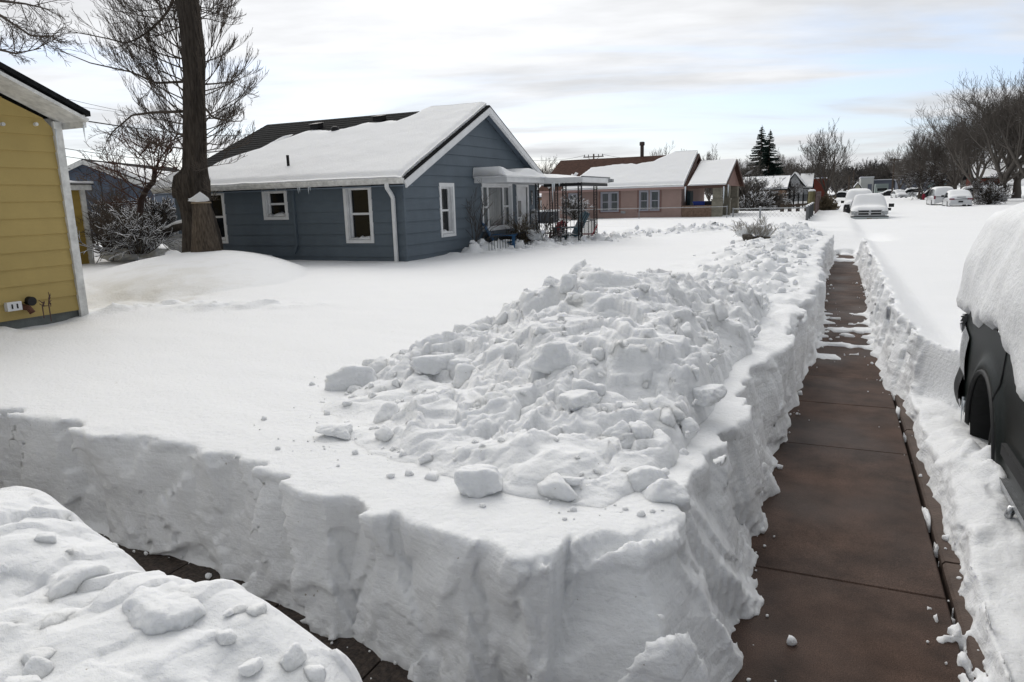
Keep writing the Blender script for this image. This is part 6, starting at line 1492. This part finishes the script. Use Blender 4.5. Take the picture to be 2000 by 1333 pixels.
# ================================================================== DISTANT BUILDINGS AND STREET THINGS
def small_house(name, label, px0, px1, D, ze, zr, wallm, roofm, ridge='x', depth=8, z0=.3, cat='house', wins=(), snowf=None, z_over=None, doors=()):
    a, b = onY(px0, 390, D), onY(px1, 390, D); x0, x1 = a.x, b.x; root = thing(name, label, cat, ((x0+x1)/2, D, z0))
    m = MB()
    if ridge == 'x':
        m.box((x0, D, z0), (x1, D+depth, ze)); ym = D+depth/2
        m.prism([(x1-.02, D, ze), (x1-.02, D+depth, ze), (x1-.02, ym, zr-.1)], (x0-x1+.04, 0, 0)); m.build('wall', wallm, root)
        m = MB(); m.prism([(x1+.4, D-.4, ze-.05), (x1+.4, ym, zr), (x0-.4, ym, zr), (x0-.4, D-.4, ze-.05)], (0, 0, -.12)); m.prism([(x1+.4, ym, zr), (x1+.4, D+depth+.4, ze-.05), (x0-.4, D+depth+.4, ze-.05), (x0-.4, ym, zr)], (0, 0, -.12)); rf_ = m.build('roof', roofm, root)
        roof_snow('roof_snow', rf_, V3(x1+.45, D-.45, ze-.04), V3(x0-x1-.9, 0, 0), V3(0, ym-D+.45, zr-ze+.04), 30, 14, snowf or (lambda u, v: .16+0*u))
    elif ridge == 'y':
        xm = (x0+x1)/2; m.box((x0, D, z0), (x1, D+depth, ze)); m.prism([(x0, D+.02, ze), (x1, D+.02, ze), (xm, D+.02, zr-.1)], (0, depth-.04, 0)); m.build('wall', wallm, root)
        m = MB(); m.prism([(x1+.4, D-.5, ze-.1), (xm, D-.5, zr), (xm, D+depth, zr), (x1+.4, D+depth, ze-.1)], (0, 0, -.12)); m.prism([(xm, D-.5, zr), (x0-.4, D-.5, ze-.1), (x0-.4, D+depth, ze-.1), (xm, D+depth, zr)], (0, 0, -.12)); rf_ = m.build('roof', roofm, root)
        roof_snow('roof_snow', rf_, V3(x1+.45, D-.5, ze-.09), V3(0, depth, 0), V3(xm-x1-.45, 0, zr-ze+.09), 12, 12, snowf or (lambda u, v: .18+0*u)); roof_snow('roof_snow', rf_, V3(x0-.45, D-.5, ze-.09), V3(0, depth, 0), V3(xm-x0+.45, 0, zr-ze+.09), 12, 12, snowf or (lambda u, v: .18+0*u))
    else:
        m.box((x0, D, z0), (x1, D+depth, ze)); m.build('wall', wallm, root)
        m = MB(); m.box((x0-.1, D-.1, ze), (x1+.1, D+depth, ze+.25)); m.build('parapet', roofm, root); m = MB(); m.box((x0-.1, D-.1, ze+.25), (x1+.1, D+depth, ze+.42)); m.build('roof_snow', M_SNOW2, root)
    for (a0, a1, c, d) in wins:
        wa, wb = onY(a0, 390, D).x, onY(a1, 390, D).x; m = MB(); m.box((wa-.12, D-.06, c-.12), (wb+.12, D-.002, d+.12)); w_ = m.build('window', M_WHITE, root); m = MB(); m.box((wa, D-.09, c), (wb, D-.062, d)); m.build('pane', M_GLASS, w_)
    for (a0, a1, c, d, mm) in doors:
        wa, wb = onY(a0, 390, D).x, onY(a1, 390, D).x; m = MB(); m.box((wa, D-.08, c), (wb, D-.002, d)); m.build('door', mm, root)
    return root
tanw = mat('tan_stucco', (.30, .20, .14), .9, var=.2); whitew = mat('pale_house_wall', (.42, .43, .44), .8, var=.15); bgw = mat('blue_grey_block', (.15, .165, .205), .9, var=.15, vscale=.4)
small_house('tan_house', 'low tan house with a long snowy roof beyond the pink house', 1432, 1527, 70, 2.3, 3.35, tanw, M_SHINGLE, 'x', 7, wins=((1478, 1487, 1.1, 1.9), (1505, 1512, 1.2, 1.9)))
small_house('white_house', 'small pale gabled house with snowy roof and two dark windows', 1535, 1566, 105, 2.7, 4.4, whitew, M_SHINGLE, 'y', 9, wins=((1540, 1545, 1.0, 2.3), (1548, 1553, 1.0, 2.3)))
small_house('annex_house', 'snow-roofed wing to the right of the pale gabled house', 1566, 1579, 108, 2.5, 4.3, whitew, M_SHINGLE, 'x', 8)
small_house('red_building', 'dark red brick building with a flat roof left of the tall broad bare tree', 1580, 1612, 118, 3.5, 4, M_REDBRICK, M_REDBRICK, 'flat', 9, cat='building')
small_house('white_warehouse', 'low white commercial building with a grey roller door', 1679, 1704, 225, 5.0, 5.5, mat('white_block', (.50, .51, .49), .8, var=.1), whitew, 'flat', 18, cat='building', doors=((1693, 1701, .3, 3.4, bgw),))
small_house('gabled_shed', 'little pale gabled building left of the white warehouse', 1668, 1679, 220, 2.4, 3.9, mat('cream_block', (.42, .40, .33), .8), M_SHINGLE, 'y', 8, cat='building', wins=((1672, 1674, 1.0, 1.6),))
small_house('blue_grey_building', 'blue-grey flat commercial building with a white door', 1704, 1743, 228, 4.2, 5.0, bgw, bgw, 'flat', 18, cat='building', doors=((1709, 1714, .3, 2.8, M_WHITE),))
small_house('long_building', 'long low blue-grey building behind the row of cars', 1752, 1812, 215, 4.0, 5.0, bgw, bgw, 'flat', 16, cat='building')
small_house('teal_building', 'small teal building between the tree trunks right of the hydrant', 1822, 1846, 170, 3.2, 4.0, mat('teal_block', (.10, .16, .17), .8), bgw, 'flat', 10, cat='building')
small_house('brick_house', 'red brick house behind the big trees near the right edge', 1905, 1960, 112, 3.1, 4.8, M_REDBRICK, M_SHINGLE, 'x', 9, wins=((1925, 1933, 1.2, 2.1), (1942, 1948, 1.2, 2.1)))
small_house('pinkish_house', 'small brick house seen through the porch posts left of the pink wall', 1030, 1075, 68, 2.2, 3.3, tanw, M_SHINGLE, 'x', 7, wins=((1058, 1066, 1.1, 1.7),))
# blue car-port door and fence behind the crooked tree is the garage above

def pole(name, label, px, D, top_py, arm=None, r=.13, cat='utility pole', base_py=380, group=None, kind=None):
    p = onY(px, base_py, D); zt = onY(px, top_py, D).z; t = thing(name, label, cat, (p.x, D, .2), group)
    m = MB(); m.tube([(p.x, D, .1), (p.x, D, zt)], [r, r*.75], 8); m.build('post', M_POLE if kind is None else M_METAL, t)
    if arm:
        for k, a in enumerate(arm):
            z = zt-.35-k*.55; m = MB(); m.bar((p.x-a/2, D-.1, z), (p.x+a/2, D-.1, z), .1, .12); ar = m.build('crossarm', M_POLE, t)
            for q in (-.45, -.25, .25, .45): m = MB(); m.lathe((p.x+q*a, D-.1, z+.06), [(.03, 0), (.07, .03), (.05, .15), (.07, .18), (.03, .24)], 8); m.build('insulator', M_GREYWOOD, ar)
        m = MB(); m.bar((p.x-arm[0]*.3, D-.1, zt-.38), (p.x, D-.1, zt-.95), .03, .04); m.bar((p.x+arm[0]*.3, D-.1, zt-.38), (p.x, D-.1, zt-.95), .03, .04); m.build('brace', M_POLE, t)
    return t, Vector((p.x, D, zt))
_, top1 = pole('utility_pole', 'utility pole with crossarm rising behind the pink house roof', 1160, 88, 301, (2.6,))
_, top2 = pole('utility_pole', 'utility pole with crossarms in the distance at the street end', 1742, 155, 309, (2.4, 2.0), .16)
_, top3 = pole('street_post', 'thin tall post behind the pickup truck at the crossing', 1665, 92, 333, None, .07, 'post')
_, top4 = pole('utility_pole', 'dark wooden pole left of the thin post at the crossing', 1657, 135, 345, None, .15)
_, top5 = pole('sign_post', 'thin grey sign post with a small sign right of the hydrant', 1826, 120, 361, None, .05, 'sign post', kind=1)
m = MB(); m.box((top5.x-.3, top5.y-.06, top5.z-.6), (top5.x+.3, top5.y-.03, top5.z)); o = m.build('sign_plate', mat('green_grey_sign', (.10, .17, .16), .6), bpy.data.objects[_.name])
# hydrant
p = onY(1804, 383, 118); t = thing('fire_hydrant', 'dark red fire hydrant sticking out of the snow by the far street', 'hydrant', (p.x, 118, .35))
m = MB(); m.lathe((p.x, 118, .3), [(.17, 0), (.15, .06), (.14, .6), (.20, .63), (.19, .70), (.12, .84), (.04, .90)], 14); m.build('barrel', mat('hydrant_red', (.28, .015, .04), .5), t, smooth=True); m = MB(); m.tube([(p.x-.27, 118, .75), (p.x+.27, 118, .75)], .07, 10); m.build('outlet', mat('hydrant_red', (.28, .015, .04), .5), t)
# wires
def wire(label, a, b, sag, r=.012, n=16, group=None):
    a = Vector(a); b = Vector(b); m = MB(); m.tube([a.lerp(b, t/n)-Vector((0, 0, sag*4*(t/n)*(1-t/n))) for t in range(n+1)], r, 4, False); tag(m.build('overhead_wire', M_IRON, None), label, 'wire', group)
GW = 'overhead wires crossing behind the big trunk'
for k, (p0, p1, r_) in enumerate((((-40, 148), (320, 232), .012), ((-40, 172), (300, 226), .010), ((163, 236), (500, 262), .014), ((100, 286), (470, 322), .016), ((100, 302), (470, 332), .016))):
    lab = ['highest thin overhead wire left of the big trunk', 'second thin overhead wire left of the big trunk', 'wire running from the yellow eave past the big trunk', 'upper of the two low wires over the dark blue garage', 'lower of the two low wires over the dark blue garage'][k]
    D0, D1 = (20, 34) if k < 2 else (19, 25)
    if k == 2: D0 = 9
    wire(lab, onY(p0[0], p0[1], D0), onY(p1[0], p1[1], D1), .15, r_, group=GW)
wire('wire from the pink house pole toward the blue house roof', top1+Vector((-1.1, 0, -.1)), onY(960, 302, 60), .6, .02)
wire('wire running right from the crossarm pole behind the pink house', top1+Vector((1.1, 0, -.1)), onY(1330, 300, 130), .8, .02)
wire('long cable crossing the far end of the street to the distant pole', top2+Vector((0, -.1, -1.0)), onY(1500, 318, 150), .6, .035)
wire('cable continuing right from the distant pole into the big trees', top2+Vector((0, -.1, -1.0)), onY(1960, 325, 150), .8, .03)

# ---------------------------------------------------------------- fences
def chain_fence(label, pts, h0, h1, step=2.6, mesh=True, r=.03, group=None, sp=.22):
    t = thing('chain_link_fence', label, 'fence', (pts[0][0], pts[0][1], h0), group)
    for a, b in zip(pts[:-1], pts[1:]):
        a = Vector((*a, 0)); b = Vector((*b, 0)); L_ = (b-a).length; n = max(1, round(L_/step))
        m = MB(); m.tube([a+V3(0, 0, h1), b+V3(0, 0, h1)], r*.8, 6); m.build('top_rail', M_METAL, t)
        for k in range(n+1): q = a.lerp(b, k/n); m = MB(); m.tube([q+V3(0, 0, h0-.3), q+V3(0, 0, h1+.06)], r, 6); m.build('post', M_METAL, t)
        if mesh:
            m = MB(); hh = h1-h0; d = (b-a)/L_; k = -hh
            while k < L_:
                for sgn in (0, 1):
                    s0, s1 = k, k+hh; z0_, z1_ = (h0, h1) if not sgn else (h1, h0)
                    c0, c1 = max(0, s0), min(L_, s1)
                    if c1-c0 < .02: continue
                    za = z0_+(z1_-z0_)*(c0-s0)/hh; zb = z0_+(z1_-z0_)*(c1-s0)/hh
                    m.tube([a+d*c0+V3(0, 0, za), a+d*c1+V3(0, 0, zb)], .0035, 3, False)
                k += sp
            m.build('mesh', M_METAL, t)
    return t
f0, f1 = onY(1092, 412, 40.5), onY(1420, 410, 40.5)
chain_fence('low chain link fence with a thin rail in front of the pink house', [(f0.x, 40.5), (f1.x, 40.5)], .6, 1.30, 5.2, False, .022)
a, b = onY(1432, 408, 41.5), onY(1578, 406, 41.0)
chain_fence('chain link fence between the pink porch and the grey wooden fence', [(a.x, 41.5), (b.x, 41.0)], .5, 1.15, 3.6, True, .035)
q = onz(1484, 434, .5); qt = thing('metal_post', 'lone dark metal post standing behind the snow-buried bush', 'post', (q.x, q.y, .3)); m = MB(); m.tube([(q.x, q.y, .2), (q.x, q.y, onY(1484, 405, q.y).z)], .05, 8); m.build('shaft', M_METAL, qt); m = MB(); m.lathe((q.x, q.y, onY(1484, 405, q.y).z-.02), [(.06, 0), (.065, .03), (.02, .06)], 8); m.build('cap', M_METAL, qt)
a, b = onY(1532, 385, 60), onY(1578, 385, 60)
t = thing('iron_fence', 'thin dark picket fence in front of the pale gabled house', 'fence', (a.x, 60, .4))
for k in range(6): x = a.x+(b.x-a.x)*k/5; m = MB(); m.tube([(x, 60, .2), (x, 60, 1.9)], .04, 6); m.build('post', M_IRON, t)
m = MB()
for k in range(36): x = a.x+(b.x-a.x)*k/35; m.tube([(x, 60, .5), (x, 60, 1.75)], .012, 3, False)
m.build('pickets', M_IRON, t); m = MB(); m.tube([(a.x, 60, 1.72), (b.x, 60, 1.72)], .02, 5); m.build('rail', M_IRON, t)
# grey board fence running away along the street
gx = onz(1578, 432, .45).x
t = thing('board_fence', 'grey weathered board fence running away from the viewer beside the street', 'fence', (gx, 38.4, .3))
y = 38.4; k = 0
while y < 49: m = MB(); m.box((gx-.02, y, .2), (gx+.02, y+.9, 1.25+.0*k)); m.build('board_panel', M_GREYWOOD, t); y += .92; k += 1
for yy in (38.4, 41.2, 44, 46.8): m = MB(); m.box((gx+.02, yy, .2), (gx+.10, yy+.09, 1.32)); m.build('post', M_GREYWOOD, t)
m = MB(); m.box((gx-.05, 38.35, 1.25), (gx+.06, 49, 1.31)); m.build('snow_cap', M_SNOW2, t)
rw = mat('reddish_weathered_wood', (.13, .09, .085), .9, var=.4)
t = thing('picket_fence', 'taller gapped reddish wooden fence behind the grey boards', 'fence', (gx+.1, 50, .3)); y = 50
m0 = MB(); m0.bar((gx+.1, 50, 1.7), (gx+.1, 66, 1.7), .05, .1); m0.build('rail', rw, t)
while y < 66: m = MB(); m.box((gx+.08, y, .2), (gx+.12, y+.26, 1.95)); m.build('picket', rw, t); y += .42
p = onY(1585, 390, 56); t = thing('wooden_post', 'stout yellowish wooden post left of the reddish fence', 'post', (p.x, 56, .3)); m = MB(); m.tube([(p.x, 56, .2), (p.x, 56, onY(1585, 374, 56).z)], [.30, .24], 9); m.build('shaft', mat('yellowish_wood', (.22, .20, .11), .9, var=.3), t); m = MB(); m.lathe((p.x, 56, onY(1585, 374, 56).z), [(.25, 0), (.24, .08), (.1, .14)], 10); m.build('snow_cap', M_SNOW2, t)
# low dark rail in the yard
a, b = onY(1528, 398, 52), onY(1578, 396, 52); t = thing('log_rail', 'low dark log rail capped with snow in the yard behind the chain link', 'rail', (a.x, 52, .4))
m = MB(); m.bar((a.x, 52, 1.05), (b.x, 52, 1.15), .14, .14); m.build('log', M_POLE, t)
for q in (.0, .3, .62, .95): x = a.x+(b.x-a.x)*q; m = MB(); m.box((x-.12, 51.9, .3), (x+.12, 52.1, 1.2)); m.build('post', M_POLE, t)

# ================================================================== PORCH FURNITURE
def adirondack(label, loc, rz, m_, s=1.0, group=None, fold=False):
    t = thing('garden_chair', label, 'chair', (0, 0, 0), group)
    for k in range(5): m = MB(); x = -.24+.12*k; m.prism([(x-.052, -.12, .30), (x+.052, -.12, .30), (x+.052+.01*(k-2), -.48, 1.02-.03*abs(k-2)), (x-.052+.01*(k-2), -.48, 1.02-.03*abs(k-2))], (0, .02, .012)); m.build('back_slat', m_, t)
    m = MB()
    for k in range(6): m.box((-.28, -.10+.09*k, .30+.014*k), (.28, -.02+.09*k, .325+.014*k))
    m.build('seat', m_, t)
    for sx in (-1, 1):
        m = MB(); m.box((sx*.34-.06, -.25, .55), (sx*.34+.06, .48, .575)); m.build('armrest', m_, t)
        m = MB(); m.box((sx*.31-.02, .36, 0), (sx*.31+.02, .44, .55)); m.build('front_leg', m_, t)
        m = MB(); m.prism([(sx*.29-.012, .42, .34), (sx*.29-.012, .42, .24), (sx*.29-.012, -.50, .0), (sx*.29-.012, -.50, .10)], (.024, 0, 0)); m.build('rear_leg', m_, t)
    m = MB(); surf(m, lambda u, v: (-.27+.54*u, -.1+.5*v, .34+.08*v+.06*math.sin(PI*u)*math.sin(PI*min(1, v*1.1))), 8, 8); m.build('snow_cap', M_SNOW2, t, smooth=True)
    t.location = loc; t.rotation_euler.z = rz; t.scale = (s, s, s); return t
teal = mat('teal_plastic', (.015, .075, .11), .4); bluep = mat('blue_plastic_chair', (.02, .09, .20), .4); redp = mat('red_plastic', (.30, .012, .03), .45)
pq = onY(1116, 466, 20.7); adirondack('teal slatted garden chair seen from the side at the right end of the porch', (pq.x, 20.7, .56), PI/2+.75, teal)
pq = onY(982, 480, 18.3); adirondack('blue garden chair loaded with snow in front of the wide window', (pq.x, 18.1, .48), -1.2, bluep)
pq = onY(1081, 466, 21.2); adirondack('red slatted chair on the porch between the iron posts', (pq.x, 21.2, .48), 2.6, redp, .8)
pq = onY(1147, 466, 22.2); adirondack('red chair half hidden behind the teal one', (pq.x, 22.2, .45), 1.9, redp, .7)
pq = onY(1010, 452, 19.0); t = thing('storage_box', 'dark purple box under the front window', 'box', (pq.x, 19, .5)); m = MB(); m.box((HX0+.1, 18.9, .45), (HX0+.55, 19.9, .98)); m.build('body', mat('purple_plastic', (.03, .018, .055), .5), t); m = MB(); m.box((HX0+.07, 18.87, .98), (HX0+.58, 19.93, 1.02)); m.build('lid', mat('purple_plastic', (.03, .018, .055), .5), t)
# bicycle-like snowy tangle by the pink wall
brush('shrub', 'snow-plastered twiggy bush against the pink wall by the air conditioner', onY(1122, 425, 41.5)[:], 1.4, 1.2, 40, 61, M_BUSHSNOW, (6, 4), r=.02, minr=.016)
